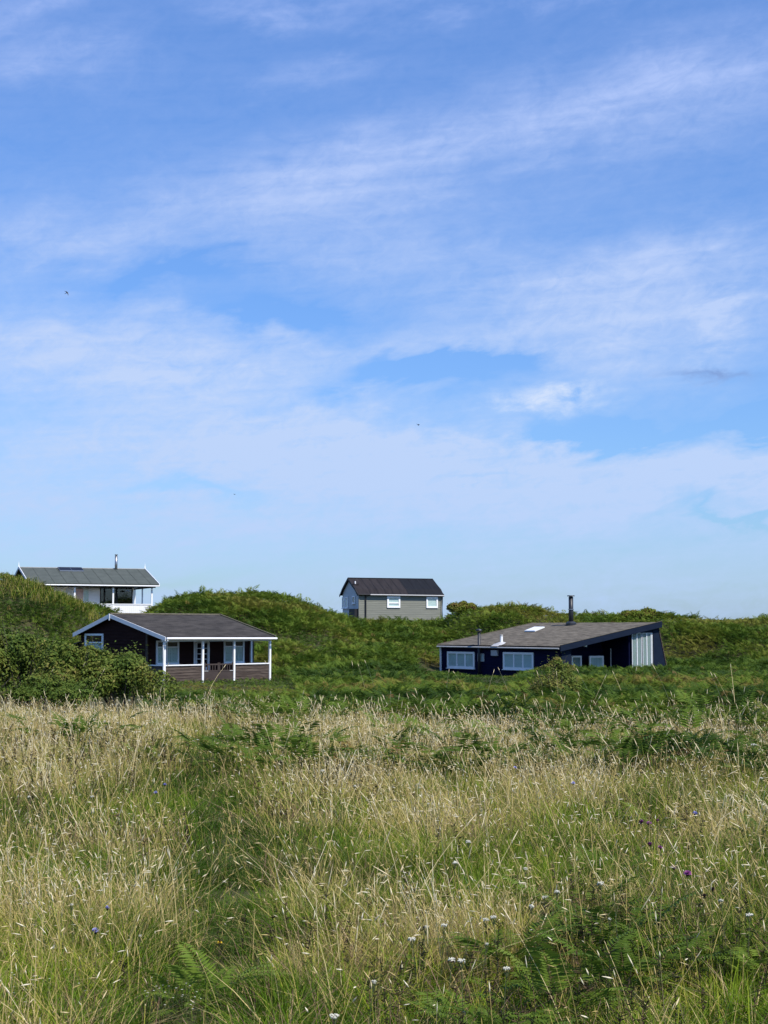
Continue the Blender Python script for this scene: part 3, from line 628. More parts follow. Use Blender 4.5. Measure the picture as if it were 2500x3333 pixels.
ch = MB().tube([(4.55, cb, cz-.1), (4.55, cb, cz+1.75)], .145, 16).build('chimney_flue', M['black_pipe'], H, smooth=True)
MB().tube([(4.55, cb, cz-.05), (4.55, cb, cz+.10), (4.55, cb, cz+.22)], [.34, .34, .20], 14).build('flashing', M['black_pipe'], ch)
MB().tube([(4.55, cb, cz+1.75), (4.55, cb, cz+1.80)], .12, 12).tube([(4.55, cb, cz+1.80), (4.55, cb, cz+1.86)], [.25, .22], 14).build('cowl', M['black_pipe'], ch)
MB().tube([(4.55, cb, cz+.95), (4.55, cb, cz+1.0)], .18, 16).build('collar', M['steel'], ch)
sk = MB().add([(x, y, zr(y)+h) for h in (.02, .09) for x, y in ((3.0, 4.52), (4.0, 4.52), (3.32, 5.92), (2.32, 5.92))], [(0,3,2,1), (4,5,6,7), (0,1,5,4), (1,2,6,5), (2,3,7,6), (3,0,4,7)]).build('skylight', M['dark_trim'], H)
sk.data.materials.clear(); sk.data.materials.append(M['skylight'])
rt = RIGHT(9.6)
window(H, rt, 2.45, 3.24, .2, 1.02, .10, (), (), 'panel_grey', 'box', sill=False)
window(H, rt, 3.85, 5.0, .2, 1.0, .11, (), (), 'curtain', 'curtain_sheet', sill=False)
window(H, rt, 5.58, 6.88, -.3, 1.43, .13, (), (), 'dark_room', 'box', sill=False)
MB(rt).box(6.92, 7.32, .03, .35, -.4, 1.02).build('cupboard', M['crate_wood'], H)
MB(RIGHT(11.2)).box(2.04, 2.20, 0, .1, 1.56, 1.70).build('outdoor_lamp', M['white'], H)
# tall glazed screen and sloping wing wall at the high end
r3 = RIGHT(11.26)
for (a0, a1, s) in ((5.76, 6.54, (.52,)), (6.62, 7.44, (.42, .86))):
    o = MB(r3).box(a0, a0+.035, 0, .05, -.5, 2.36).box(a1-.035, a1, 0, .05, -.5, 2.36).box(a0+.035, a1-.035, 0, .05, 2.32, 2.36)
    for t in s: o.box(a0+(a1-a0)*t-.03, a0+(a1-a0)*t+.03, 0, .055, -.5, 2.32)
    fo = o.build('glazed_panel', M['barge'], H)
    MB(r3).box(a0+.03, a1-.03, -.03, .01, -.5, 2.32).build('curtain', M['panel_grey'], fo)
    MB(r3).box(a0+.036, a1-.036, .02, .026, -.5, 2.318).build('pane', M['glass'], fo)
hd = MB().prism([(11.2, 5.70, 2.37), (11.2, 7.5, 2.37), (11.2, 7.5, zr(7.5)-.16), (11.2, 5.70, zr(5.70)-.16)], (.10, 0, 0)).box(11.2, 11.3, 6.545, 6.615, -.5, 2.365).box(11.2, 11.3, 5.70, 5.755, -.5, 2.365)
hd.build('screen_frame', M['slate_blue'], H)
MB().box(8.95, 11.19, 5.60, 5.69, -.75, 2.4).build('screen_wall', M['navy'], H)
wg = MB().prism([(11.24, 7.47, -.75), (11.24, 8.80, -.75), (11.24, 7.84, zr(7.8)-.18), (11.24, 7.47, zr(7.47)-.18)], (.10, 0, 0)).build('wing_wall', M['slate_blue'], H)
MB().prism([(11.20, 8.803, -.75), (11.20, 8.86, -.75), (11.20, 7.90, zr(7.8)-.18), (11.20, 7.843, zr(7.8)-.18)], (.18, 0, 0)).build('edge_board', M['brown_worn'], wg)
MB().prism([(.2, 7.62, -.75), (.2, 8.80, -.75), (.2, 7.84, zr(7.8)-.2), (.2, 7.62, zr(7.6)-.2)], (10.9, 0, 0)).build('rear_wall', M['slate_blue'], H)
MB().box(8.95, 11.5, .36, 7.4, -.8, -.6).build('terrace', M['crate_wood'], H)
MB().box(6.2, 6.75, .0, .20, -.8, -.22).build('pier', M['stone'], H)

# ------------------------------------------------------------------ vegetation
def rotm(yaw, tilt, roll=None):
    """R = Rz(yaw) Ry(tilt)"""
    c, s = np.cos(yaw), np.sin(yaw); ct, st = np.cos(tilt), np.sin(tilt); z = np.zeros_like(c); 
    Rz = np.stack([np.stack([c, -s, z], -1), np.stack([s, c, z], -1), np.stack([z, z, z+1], -1)], -2)
    Ry = np.stack([np.stack([ct, z, st], -1), np.stack([z, z+1, z], -1), np.stack([-st, z, ct], -1)], -2)
    return Rz @ Ry
def scatter(temps, pos, yaw, tilt, scale, tint, dt=None):
    """copies of templates (V, F, dT) merged into one vertex/face/tint set"""
    which = rng.integers(0, len(temps), len(pos)); VV, FF, TT = [], [], []; off = 0
    for k, (V, F, dT) in enumerate(temps):
        s = which == k; n = int(s.sum())
        if not n: continue
        RR = rotm(yaw[s], tilt[s]); P = (RR[:, None] @ V[None, :, :, None])[..., 0]*scale[s][:, None, None] + pos[s][:, None, :]
        VV.append(P.reshape(-1, 3)); FF.append((F[None]+(off+np.arange(n)*len(V))[:, None, None]).reshape(-1, F.shape[1])); off += n*len(V)
        TT.append((tint[s][:, None]+dT[None]).ravel())
    return np.concatenate(VV), np.concatenate(FF), np.clip(np.concatenate(TT), 0, 1)
def frond(seed, pairs=9, lod=0, stipe=.45, blade=.62, width=.30):
    """one bracken frond: upright stalk, then a triangular blade that leans outward along +x. All triangles"""
    r = np.random.default_rng(seed); V, T, D = [], [], []
    def tri(a, b, c, d=0.):
        n = len(V); V.extend([a, b, c]); T.append((n, n+1, n+2)); D.extend([d]*3)
    lean = r.uniform(.1, .3); ang0 = r.uniform(.45, 1.05); curl = r.uniform(.5, 1.1)
    p0 = np.zeros(3); p1 = np.array([lean*stipe, 0, stipe])
    up = np.array([0, 1, 0])
    w = .008
    tri(p0-up*w, p0+up*w, p1+up*w*.6, .12); tri(p0-up*w, p1+up*w*.6, p1-up*w*.6, .12)
    pts = [p1]; th = math.pi/2-ang0
    n = pairs+2
    for i in range(n):
        th -= curl/n; pts.append(pts[-1]+blade/n*np.array([math.cos(th), 0, math.sin(th)]))
    twist = r.uniform(-.5, .5)
    for i in range(1, n):
        t = (i-1)/(n-1); q = pts[i]; tang = pts[i+1]-pts[i-1] if i < n else pts[i]-pts[i-1]; tang /= np.linalg.norm(tang)
        nor = np.array([-tang[2], 0, tang[0]])
        ln = width*(1-t)**.85*(.8+.3*r.random())*(.75 if i == 1 else 1)+.012
        for sgn in (-1, 1):
            dr = np.array([tang[0]*.38, sgn, tang[2]*.38])+nor*(.10+.25*r.random()-.12+sgn*twist*.25); dr /= np.linalg.norm(dr)
            side = np.cross(dr, nor); side /= np.linalg.norm(side)
            drop = nor*(-.22*ln)
            spc = blade/n; bw = min(ln*.20, spc*.62) if lod == 0 else min(ln*.26, spc*(.74 if lod == 1 else .66))
            tip = q+dr*ln+drop
            if lod == 0:
                m = q+dr*ln*.42+drop*.15
                d = r.uniform(-.05, .05)
                tri(q, m-side*bw*.75, tip, d); tri(q, tip, m+side*bw*.75, d+.02)
            else:
                k = 5 if lod == 1 else 7
                d = r.uniform(-.04, .04)
                if lod >= 2: tri(q-side*.002, q+side*.002, tip, d+.05)
                for j in range(k):
                    u = (j+.15)/k; c = q+dr*ln*u+drop*u*u; pw = bw*(1-u)**.7*(1.15 if lod == 1 else 1.25); sp = ln/k
                    for s2 in (-1, 1):
                        e = c+side*s2*pw+dr*sp*.75+drop*.12
                        tri(c, c+dr*sp*(.95 if lod == 1 else .72), e, d+r.uniform(-.03, .03))
                if lod == 1: tri(q+dr*ln*.7-side*bw*.2, q+dr*ln*.7+side*bw*.2, tip, d)
        if lod >= 2: tri(pts[i-1]-up*.003, pts[i-1]+up*.003, pts[i], .12)
    return np.array(V), np.array(T), np.array(D)

def inside_house(x, y, pad=0.):
    o = np.zeros(len(x), bool)
    for (X0, Y0, r, a0, a1, b0, b1) in ((-10.57, 74.35, .79, -.1, 7.3, -.1, 8.0), (-2.17, 126.82, .39, 0, 7.9, 0, 4.2), (-26.86, 116.53, .38, .2, 9.7, .2, 9.2), (3.41, 96.96, -.96, -.1, 11.6, .0, 8.9)):
        c, s = math.cos(r), math.sin(r); a = (x-X0)*c+(y-Y0)*s; b = -(x-X0)*s+(y-Y0)*c
        o |= (a > a0-pad) & (a < a1+pad) & (b > b0-pad) & (b < b1+pad)
    return o

# --- bracken on the dunes and in the belt before the cottages
def sight(x, y, Y, v):  # height at distance Y of the line of sight to image-free depth: eye + slope
    return EYE + v*Y
def edge_y(x):          # where the meadow gives way to bracken
    return 42.0 + 2.0*(fbm(x, x*0, 4, 8)-.5)*2 + np.interp(x, [-30, -12, -3, 3, 7, 20], [1, 2, 1.5, -1, -3, -4])
N = 190000
bx = rng.uniform(-44, 46, N); by = rng.uniform(76, 128, N)
keep = (by > edge_y(bx)) & (np.abs(bx) < .30*by+8) & ~inside_house(bx, by, .12)
keep &= by < crest_y(bx)+7
bx, by = bx[keep], by[keep]
hs = 0.42+.26*fbm(bx, by, 5, 6)+.52*sstep(.34, .68, fbm(bx, by*.8, 2.6, 26))+rng.normal(0, .12, len(bx))
# shorter plants where they would stand right in front of walls and windows
hs = np.where((bx < -20) & (by > 96), np.minimum(hs, .82), hs)
c, s = math.cos(.79), math.sin(.79); a_ = (bx+10.57)*c+(by-74.35)*s; b_ = -(bx+10.57)*s+(by-74.35)*c
near_brown = (a_ > -3) & (a_ < 9.5) & (b_ < 0)
lim_brown = EYE-.0385*by - 0.03 + .35*np.clip((-b_-2)/10, 0, 1)*0
hs = np.where(near_brown & (bx < -3.5), np.minimum(hs, np.clip((lim_brown+.05)/1.0, .22, .9)+rng.uniform(-.08, .10, len(bx))), hs)
c, s = math.cos(-.96), math.sin(-.96); a_ = (bx-3.41)*c+(by-96.96)*s; b_ = -(bx-3.41)*s+(by-96.96)*c
front_blue = (b_ < .1) & (by > 62) & (bx > 2.0) & (bx < 10.5)
lineL = EYE - by*np.interp(bx/by, [.034, .05, .066, .080, .088, .10], [.0262, .0275, .0315, .0315, .0265, .0225])
hs = np.where(front_blue, np.minimum(hs, np.clip(lineL-ground_z(bx, by)+.05, .2, 1.2)+rng.uniform(-.1, .06, len(bx))), hs)
side_blue = (a_ > 11.5) & (b_ < 10) & (bx < 24) & (by > 70)
hs = np.where(side_blue, np.minimum(hs, np.clip(EYE-.0205*by-ground_z(bx, by), .35, 1.3)+rng.uniform(-.1, .06, len(bx))), hs)
belt = by < 82
bz = ground_z(bx, by)
n1 = fbm(bx, by, 7, 11); n2 = fbm(bx, by, 2.2, 14)
tint = .41+1.05*(n1-.5)+.95*(n2-.5)+rng.normal(0, .07, len(bx))
t_up = np.clip((by-foot_y(bx))/(crest_y(bx)-foot_y(bx)), 0, 1)
tint += .16*sstep(.35, .95, t_up)*(bx < 3) + .12*sstep(.55, 1, t_up)*(bx >= 3)
tint += .16*np.exp(-((bx+4)/4)**2-((by-92)/6)**2) - .05*belt
dead = rng.random(len(bx)) < .010; tint[dead] = rng.uniform(.82, 1, dead.sum())
tint = np.where(dead, tint, np.clip(tint, .05, .72))
dune_s = hs*rng.uniform(.85, 1.1, len(bx)); dune_s[(rng.random(len(bx)) < .035) & (t_up > .9)] *= 1.35
P = np.stack([bx, by, bz-.05], -1)
yaw = rng.uniform(0, 2*math.pi, len(bx)); tl = rng.normal(0, .12, len(bx))
far = [frond(100+i, 10, 0, .45, .52, .23) for i in range(12)]
mid = [frond(200+i, 12, 0, .52, .46, .20) for i in range(12)]
s_ = ~belt
V, F, T = scatter(far, P[s_], yaw[s_], tl[s_], dune_s[s_], tint[s_])
o = big_mesh('bracken', V, F, M['bracken'], T); tag(o, 'dense green bracken covering the dunes behind the cottages', 'bracken', kind='stuff')
# belt: more plants
N = 100000
x2 = rng.uniform(-26, 30, N); y2 = 24+58*rng.random(N)**1.0
k = (y2 + 2*np.interp(x2, [-6, 3], [15., 30.])*(fbm(x2, y2, 2.6, 15)-.5) > edge_y(x2)+rng.exponential(1.6, N)-1.8) & (np.abs(x2) < .28*y2+5) & ~inside_house(x2, y2, .15) & ~((x2 < -.155*y2) & (y2 < 54)); x2, y2 = x2[k], y2[k]
hs2 = .62+.45*fbm(x2, y2, 4, 6)+rng.normal(0, .1, len(x2))
c, s = math.cos(.79), math.sin(.79); a_ = (x2+10.57)*c+(y2-74.35)*s; b_ = -(x2+10.57)*s+(y2-74.35)*c
nb_ = (x2 < -.075*y2+1.2) & (b_ < 0)
hs2 = np.where(nb_, np.minimum(hs2, np.clip(EYE-.0365*y2, .36, .9)+rng.uniform(-.10, .08, len(x2))), hs2)
lineL = EYE - y2*np.interp(x2/y2, [.0, .034, .05, .066, .080, .088, .10, .2], [.022, .0262, .0275, .0315, .0315, .0265, .0215, .0225])
hs2 = np.where(x2 > .0*y2, np.minimum(hs2*1.22, np.clip(lineL-ground_z(x2, y2), .38, 1.7)*rng.uniform(.8, 1.05, len(x2))), hs2)
tint2 = np.clip(.32+1.2*(fbm(x2, y2, 6, 11)-.5)+1.0*(fbm(x2, y2, 1.6, 14)-.5)+rng.normal(0, .07, len(x2)), .02, .8)
dead = rng.random(len(x2)) < .025; tint2[dead] = rng.uniform(.8, 1, dead.sum())
V, F, T = scatter(mid, np.stack([x2, y2, ground_z(x2, y2)-.05], -1), rng.uniform(0, 6.283, len(x2)), rng.normal(0, .16, len(x2)), hs2*rng.uniform(.72, 1.05, len(x2)), tint2)
o = big_mesh('bracken', V, F, M['bracken'], T); tag(o, 'band of taller bracken between the pale meadow and the cottages', 'bracken', kind='stuff')

# --- meadow grass
PATH = np.array([(-1.2, 6), (-1.25, 10.5), (-1.3, 13), (-1.4, 15), (-1.55, 17), (-2.1, 20.5), (-3.0, 25.3), (-3.7, 30.7), (-3.4, 36)])
def path_d(x, y):
    px = np.interp(y, PATH[:, 1], PATH[:, 0]); hw = np.interp(y, [6, 12, 16, 22, 30, 36], [.35, .55, .72, .95, .95, .4])
    return np.clip(1-np.abs(x-px+.25*(fbm(x, y, 1.2, 21)-.5))/hw*.75, 0, 1)*(y < 37)
def sample(y0, y1, dens):
    area = .27*(y1**2-y0**2)+3*(y1-y0); n = int(area*dens)
    u = rng.random(n*2); y = np.sqrt(y0**2+u*(y1**2-y0**2)); x = rng.uniform(-1, 1, n*2)*(.27*y+1.5)
    k = int(6*(y1-y0)*dens*.45); ys = rng.uniform(y0, y1, k); xs = (.27*ys+1.5+rng.uniform(0, 3.2, k))*rng.choice([-1, 1], k)   # a margin beyond the frame
    return np.concatenate([x[:n], xs]), np.concatenate([y[:n], ys])
def strips(base, h, az, lean, curve, wid, seg, wtip=.05):
    """tapered ribbons that bend over; returns V, F (quads), t along each"""
    n = len(h); t = np.linspace(0, 1, seg+1)
    out = (lean[:, None]*t+curve[:, None]*t**2)*h[:, None]
    z = h[:, None]*(t-.35*np.clip(curve, 0, 1.2)[:, None]*t**2)
    d = np.stack([np.cos(az), np.sin(az)], -1)
    c = np.zeros((n, seg+1, 3)); c[..., :2] = base[:, None, :2]+out[..., None]*d[:, None]; c[..., 2] = base[:, None, 2]+z
    fa = az+rng.uniform(-1.2, 1.2, n)+math.pi/2; sd_ = np.stack([np.cos(fa), np.sin(fa), np.zeros(n)], -1)
    ww = wid[:, None]*np.clip(1-t**1.5*(1-wtip), 0, 1)
    l = c-sd_[:, None]*ww[..., None]/2; r = c+sd_[:, None]*ww[..., None]/2
    V = np.stack([l, r], 2).reshape(n, -1, 3); q = np.array([(2*i, 2*i+1, 2*i+3, 2*i+2) for i in range(seg)])
    F = (q[None]+(np.arange(n)*2*(seg+1))[:, None, None]).reshape(-1, 4)
    return V.reshape(-1, 3), F, np.repeat(t[None], n, 0), c
def spindle(c0, c1, r, prof=(.25, 1, .7, .05)):
    """slim closed seed heads from c0 to c1 (3-sided rings)"""
    n = len(c0); ax = c1-c0; u = np.cross(ax, np.array([.3, .2, 1.])); u /= np.linalg.norm(u, axis=-1, keepdims=True)+1e-9
    w = np.cross(ax/ (np.linalg.norm(ax, axis=-1, keepdims=True)+1e-9), u); k = len(prof); rings = []
    for i, p in enumerate(prof):
        for j in range(3):
            an = 2*math.pi*j/3; rings.append(c0+ax*(i/(k-1))+(u*math.cos(an)+w*math.sin(an))*(r*p)[:, None])
    V = np.stack(rings, 1); q = np.array([(i*3+j, i*3+(j+1) % 3, (i+1)*3+(j+1) % 3, (i+1)*3+j) for i in range(k-1) for j in range(3)])
    return V.reshape(-1, 3), (q[None]+(np.arange(n)*3*k)[:, None, None]).reshape(-1, 4)
FERNS = [
 ('A',-2.11,37.32,1.15,12,.42,'low wide fern clump in the straw grass below the right end of the brown cottage'),
 ('B',-2.53,27.44,.95,9,.20,'dark fern at the left end of the dark fern group in mid meadow'),
 ('C',-2.07,28.98,1.0,10,.28,'fern at the back of the dark fern group in mid meadow'),
 ('D',-1.35,26.07,.9,8,.34,'fern at the right end of the dark fern group in mid meadow'),
 ('E',-6.38,32.35,.95,8,.22,'dark fern clump in the straw grass in front of the bramble thicket'),
 ('F',-4.30,28.45,.6,5,.55,'small yellow green fern between the far left clump and the dark group'),
 ('G',1.33,25.47,.95,10,.18,'dark fern in mid meadow just right of the picture centre line'),
 ('H',.81,25.64,.8,8,.28,'fern touching the left side of the dark fern right of the centre line'),
 ('I',2.20,31.69,.85,8,.40,'mid green fern clump in the grass below the left window of the navy cottage'),
 ('J',.35,33.04,.8,7,.46,'paler fern clump in the straw grass under the grey cottage'),
 ('K',4.01,31.95,1.05,10,.30,'fern clump in the grass in front of the yellow green round bush'),
 ('L',3.15,27.44,.75,7,.36,'small fern in the grass below the second window of the navy cottage'),
 ('M',3.90,25.64,1.0,9,.28,'fern with spread fronds in mid meadow below the doorway of the navy cottage'),
 ('N',5.50,28.45,1.05,10,.32,'fern clump in the right of the meadow below the wing wall of the navy cottage'),
 ('O',2.08,14.91,.85,8,.38,'fern behind the big near clump, beside the purple knapweed'),
 ('P',.98,16.47,.6,6,.52,'small pale fern left of the purple knapweed under one white yarrow'),
 ('Q',3.31,18.84,.8,7,.55,'pale fern in the grass behind the purple knapweed'),
 ('R1',1.63,12.95,.95,7,.45,'back fern of the big near clump with its tip raised highest'),
 ('R2',1.67,11.79,1.0,9,.26,'dark central fern of the big near clump'),
 ('R3',1.12,10.14,1.0,7,.48,'bright nearest fern with one broad flat frond at the bottom of the picture'),
 ('R4',1.65,10.83,.85,8,.34,'fern on the right side of the big near clump'),
 ('R5',.90,11.29,.9,7,.36,'fern on the left side of the big near clump'),
 ('R6',1.97,11.29,.8,7,.30,'fern on the outer right of the big near clump beside dry brown grass'),
 ('S',.51,9.53,.8,6,.40,'fern at the bottom edge left of the bright broad frond'),
 ('T',-1.19,10.40,.8,5,.52,'lone bright fern frond by the trodden path at the bottom'),
 ('U',.40,11.13,.65,5,.36,'fern between the path and the big near clump under several yarrow heads'),
 ('V',2.58,11.62,.8,6,.45,'fern near the right edge below two small yarrow heads'),
 ('W',2.68,11.13,.75,6,.50,'fern cut by the right edge of the picture near the bottom'),
 ('X',-.23,26.51,.7,7,.88,'rusty orange brown fern near the centre of the meadow'),
 ('Z',7.95,36.45,1.2,9,.34,'tall fern at the right edge before the bracken band'),
 ('R7',1.39,10.68,.8,6,.22,'dark fern behind the bright broad frond in the big near clump'),
 ('R8',.72,9.42,.75,5,.30,'dark fern at the bottom edge touching the bright broad frond'),
 ('AA',4.35,17.98,.8,7,.20,'dark fern at the right edge halfway down the meadow'),
 ('AC',.96,31.95,.75,7,.34,'fern in the far grass right of the paler clump under the grey cottage'),
 ('AD',2.53,26.51,.7,7,.30,'low fern in mid meadow between the two dark right hand groups')]
FERNS = [(k, x, y, sc*(1.65 if y > 20 else 1.12), int(nf*3.6) if y > 20 else int(nf*2.0), min(t0+.06, .9), l) for k, x, y, sc, nf, t0, l in FERNS]
def fern_d(x, y):
    o = np.zeros(len(x))
    for (_, fx, fy, sc, *_r) in FERNS:
        near = np.abs(y-fy) < 2.5
        o[near] = np.maximum(o[near], np.clip(1.5-np.hypot(x[near]-fx, (y[near]-fy+.5)*.6)/(.30*sc), 0, 1))
    return o
def beyond(x, y):
    return y > edge_y(x)+9*(.5-fbm(x, y, 2.6, 15))-.8+rng.exponential(1., len(x))*np.interp(x, [-2, 3], [.9, 2.2])
class Acc:
    def __init__(s): s.V, s.F, s.T, s.n = [], [], [], 0
    def add(s, V, F, T): s.V.append(V); s.F.append(F+s.n); s.T.append(T); s.n += len(V)
    def build(s, name, m): return big_mesh(name, np.concatenate(s.V), np.concatenate(s.F), m, np.clip(np.concatenate(s.T), 0, 1))
def dryness(x, y):
    """0 lush green .. 1 straw"""
    d = .40+2.0*(fbm(x, y, 4.0, 31)-.5)+2.0*(fbm(x, y, 1.1, 35)-.5)
    d = d-.25+.66*sstep(20, 33, y)+.06*sstep(0, 4, x)-.10*sstep(2, 6, x)*(y > 22)
    return np.clip(d-.9*path_d(x, y), 0, 1)
green = Acc(); straw = Acc(); herb = Acc()
for (y0, y1, dg, dsd, seg, wf) in ((7.5, 17, 1250, 185, 3, 1.0), (17, 30, 700, 120, 2, 1.35), (30, 46, 380, 75, 2, 1.9)):
    x, y = sample(y0, y1, dg); dr = dryness(x, y); pd = path_d(x, y)
    clump = fbm(x, y, .55, 41)
    kp = (rng.random(len(x)) < (.30+1.1*sstep(.3, .62, clump))) & ~beyond(x, y); x, y, dr, pd, clump = x[kp], y[kp], dr[kp], pd[kp], clump[kp]
    n = len(x); h = (.12+.55*(clump-.2)+rng.gamma(2, .05, n))*(1-.62*pd)*(1-.15*sstep(.5, .9, dr)); h *= np.where(y > 50, .9, 1)
    h *= 1-.5*fern_d(x, y); base = np.stack([x, y, ground_z(x, y)-.02], -1)
    az = rng.uniform(0, 6.283, n); lean = rng.gamma(2, .16, n); cv = rng.gamma(1.7, .38, n)
    V, F, t, _ = strips(base, h, az, lean, cv, rng.uniform(.005, .0125, n)*wf, seg)
    isdry = rng.random(n) < (.10+.42*dr)
    tb = np.where(isdry, .62+.22*rng.random(n), .17+.30*dr+.16*rng.normal(0, 1, n)*.6+.55*(fbm(x, y, .8, 51)-.5))
    tb = np.clip(tb-.17*pd*(~isdry), .02, .9); tt = tb[:, None]+.10*(t-.4); green.add(V, F, np.repeat(tt[..., None], 2, -1).ravel())
    # flowering stems gone to seed
    x, y = sample(y0, y1, dsd); dr = dryness(x, y); pd = path_d(x, y)
    kp = rng.random(len(x)) < np.clip(.22+.95*dr, 0, 1)*(1-.9*pd)*(1-.85*fern_d(x, y))*(.12+1.3*sstep(.34, .64, fbm(x, y, .9, 61)))*(1-.6*sstep(35, 38, y)*sstep(-1, 1, x))*(1-.6*sstep(38, 41, y))*~beyond(x, y); x, y, dr = x[kp], y[kp], dr[kp]; n = len(x)
    h = rng.normal(.60, .12, n).clip(.3, .95)*(.9+.2*fbm(x, y, 2, 63)); base = np.stack([x, y, ground_z(x, y)-.02], -1)
    az = rng.normal(2.6, 1.8, n); lean = rng.gamma(1.3, .22, n); cv = rng.gamma(1.2, .22, n)
    V, F, t, c = strips(base, h, az, lean, cv, rng.uniform(.0026, .0048, n)*wf*1.15, 3, .6)
    tb = np.clip(.62+.25*dr+rng.normal(0, .09, n), .35, .98); straw.add(V, F, np.repeat(tb[:, None]+.10*(t-.5), 2, 1).ravel() if False else np.repeat((tb[:, None]+.10*(t-.5))[..., None], 2, -1).ravel())
    # seed head continues the stem, often nodding
    d = c[:, -1]-c[:, -2]; d /= np.linalg.norm(d, axis=-1, keepdims=True); hl = rng.uniform(.03, .08, n)*(1 if y0 < 30 else 1.2)
    nod = rng.random(n) < .4; d2 = d+np.stack([np.cos(az)*.9*nod, np.sin(az)*.9*nod, -.7*nod], -1); d2 /= np.linalg.norm(d2, axis=-1, keepdims=True)
    c0 = c[:, -1]-d*.01; V, F = spindle(c0, c0+d2*hl[:, None], rng.uniform(.0032, .0062, n)*(wf**.8))
    th = np.clip(np.where(rng.random(n) < .5, .97, .78)+rng.normal(0, .07, n), .5, 1); straw.add(V, F, np.repeat(th, 12))
    # feathery fine grass haze: several hair-thin stems per square, reddish straw
    x, y = sample(y0, y1, dsd*1.1); dr = dryness(x, y); kp = rng.random(len(x)) < np.clip(1.5*(dr-.25), 0, 1)*(1-.95*fern_d(x, y))*(.1+1.2*sstep(.38, .62, fbm(x, y, 1.4, 71)))*~beyond(x, y)
    x, y, dr = x[kp], y[kp], dr[kp]; n = len(x); h = rng.normal(.46, .09, n).clip(.2, .8); base = np.stack([x, y, ground_z(x, y)], -1)
    V, F, t, c = strips(base, h, rng.uniform(0, 6.283, n), rng.gamma(1.6, .16, n), rng.gamma(1.2, .2, n), rng.uniform(.0015, .0028, n)*wf*1.2, 2, .9)
    tb = np.clip(.66+rng.normal(0, .08, n), .4, .9); straw.add(V, F, np.repeat((tb[:, None]+.12*(t-.5))[..., None], 2, -1).ravel())
    # reddish brown dead stems low among the grass
    x, y = sample(y0, y1, dsd*1.6); kp = (rng.random(len(x)) < (.05+.75*sstep(.44, .68, fbm(x, y, 1.2, 77)))*(1-path_d(x, y))*(1-.95*fern_d(x, y))) & ~beyond(x, y); x, y = x[kp], y[kp]; n = len(x)
    V, F, t, c = strips(np.stack([x, y, ground_z(x, y)], -1), rng.normal(.36, .08, n).clip(.15, .6), rng.uniform(0, 6.283, n), rng.gamma(1.6, .22, n), rng.gamma(1.3, .3, n), rng.uniform(.0025, .005, n)*wf, 2, .8)
    tb = rng.uniform(.45, 1, n); herb.add(V, F, np.repeat((tb[:, None]+.0*t)[..., None], 2, -1).ravel())
# long single stems standing well above the rest
x, y = sample(9, 40, 1.3); n = len(x); kp = (path_d(x, y) < .2); x, y = x[kp], y[kp]; n = len(x)
ex = np.array([(9.0,40),(9.4,41),(6.9,44),(6.4,46),(8.1,43),(-.9,52),(-.5,53),(-.2,52),(-8.6,44),(-9.2,45),(-7.2,47),(-5.6,48),(-10.4,46),(-3.4,50),(1.9,49),(3.1,48),(4.9,46),(5.3,47),(2.9,51),(7.4,47),(10.0,44),(-11,47),(-11.5,48),(-6.6,45),(4.2,50),(5.9,45)])
x = np.concatenate([x, ex[:, 0]]); y = np.concatenate([y, ex[:, 1]]); n = len(x); big = np.arange(n) >= n-len(ex)
h = np.where(big, rng.uniform(1.15, 1.6, n), rng.uniform(.72, 1.0, n)); base = np.stack([x, y, ground_z(x, y)], -1); az = np.where(rng.random(n) < .6, rng.normal(3.1, .6, n), rng.normal(0, .6, n))
V, F, t, c = strips(base, h, az, rng.uniform(0, .45, n), rng.gamma(1, .12, n), .0035+.00019*y, 5, .5); straw.add(V, F, np.repeat(np.full(n, .9)[:, None], 12, 1).ravel())
d = c[:, -1]-c[:, -2]; d /= np.linalg.norm(d, axis=-1, keepdims=True); V, F = spindle(c[:, -1]-d*.02, c[:, -1]+d*rng.uniform(.10, .18, n)[:, None], .004+.00016*y); straw.add(V, F, np.repeat(np.full(n, .95), 12))
tag(green.build('grass', M['grass']), 'mixed green and drying grass of the meadow', 'grass', kind='stuff')
tag(straw.build('grass', M['grass']), 'straw coloured flowering grass stems gone to seed', 'grass', kind='stuff')
# dark dry herbs among the grass
x, y = sample(8.0, 44, 9.0); kp = rng.random(len(x)) < np.clip(5*(fbm(x, y, 2.0, 81)-.47), 0, 1)*(1-.6*path_d(x, y)); x, y = x[kp], y[kp]; n = len(x)
base = np.stack([x, y, ground_z(x, y)], -1); h = rng.uniform(.35, .65, n); az = rng.uniform(0, 6.283, n)
V, F, t, c = strips(base, h, az, rng.gamma(1.5, .08, n), rng.gamma(1, .05, n), np.full(n, .004)+.00012*y, 4, .6); tb = rng.random(n)*.5
herb.add(V, F, np.repeat(np.repeat(tb[:, None], 5, 1)[..., None], 2, -1).ravel())
for k in range(26):
    u = rng.uniform(.35, 1, n); i0 = np.minimum((u*4).astype(int), 3); fr_ = u*4-i0
    p = c[np.arange(n), i0]*(1-fr_[:, None])+c[np.arange(n), i0+1]*fr_[:, None]; dd_ = rng.normal(0, 1, (n, 3)); dd_[:, 2] = np.abs(dd_[:, 2])*.7; dd_ /= np.linalg.norm(dd_, axis=-1, keepdims=True)
    V, F = spindle(p, p+dd_*rng.uniform(.02, .06, n)[:, None], np.full(n, .003)+.0001*y, (.6, 1, .2)); herb.add(V, F, np.repeat(np.clip(tb+rng.normal(0, .15, n), 0, 1), 9))
tag(herb.build('undergrowth', M['herb']), 'dark dry herb stalks scattered through the meadow grass', 'herbs', kind='stuff')
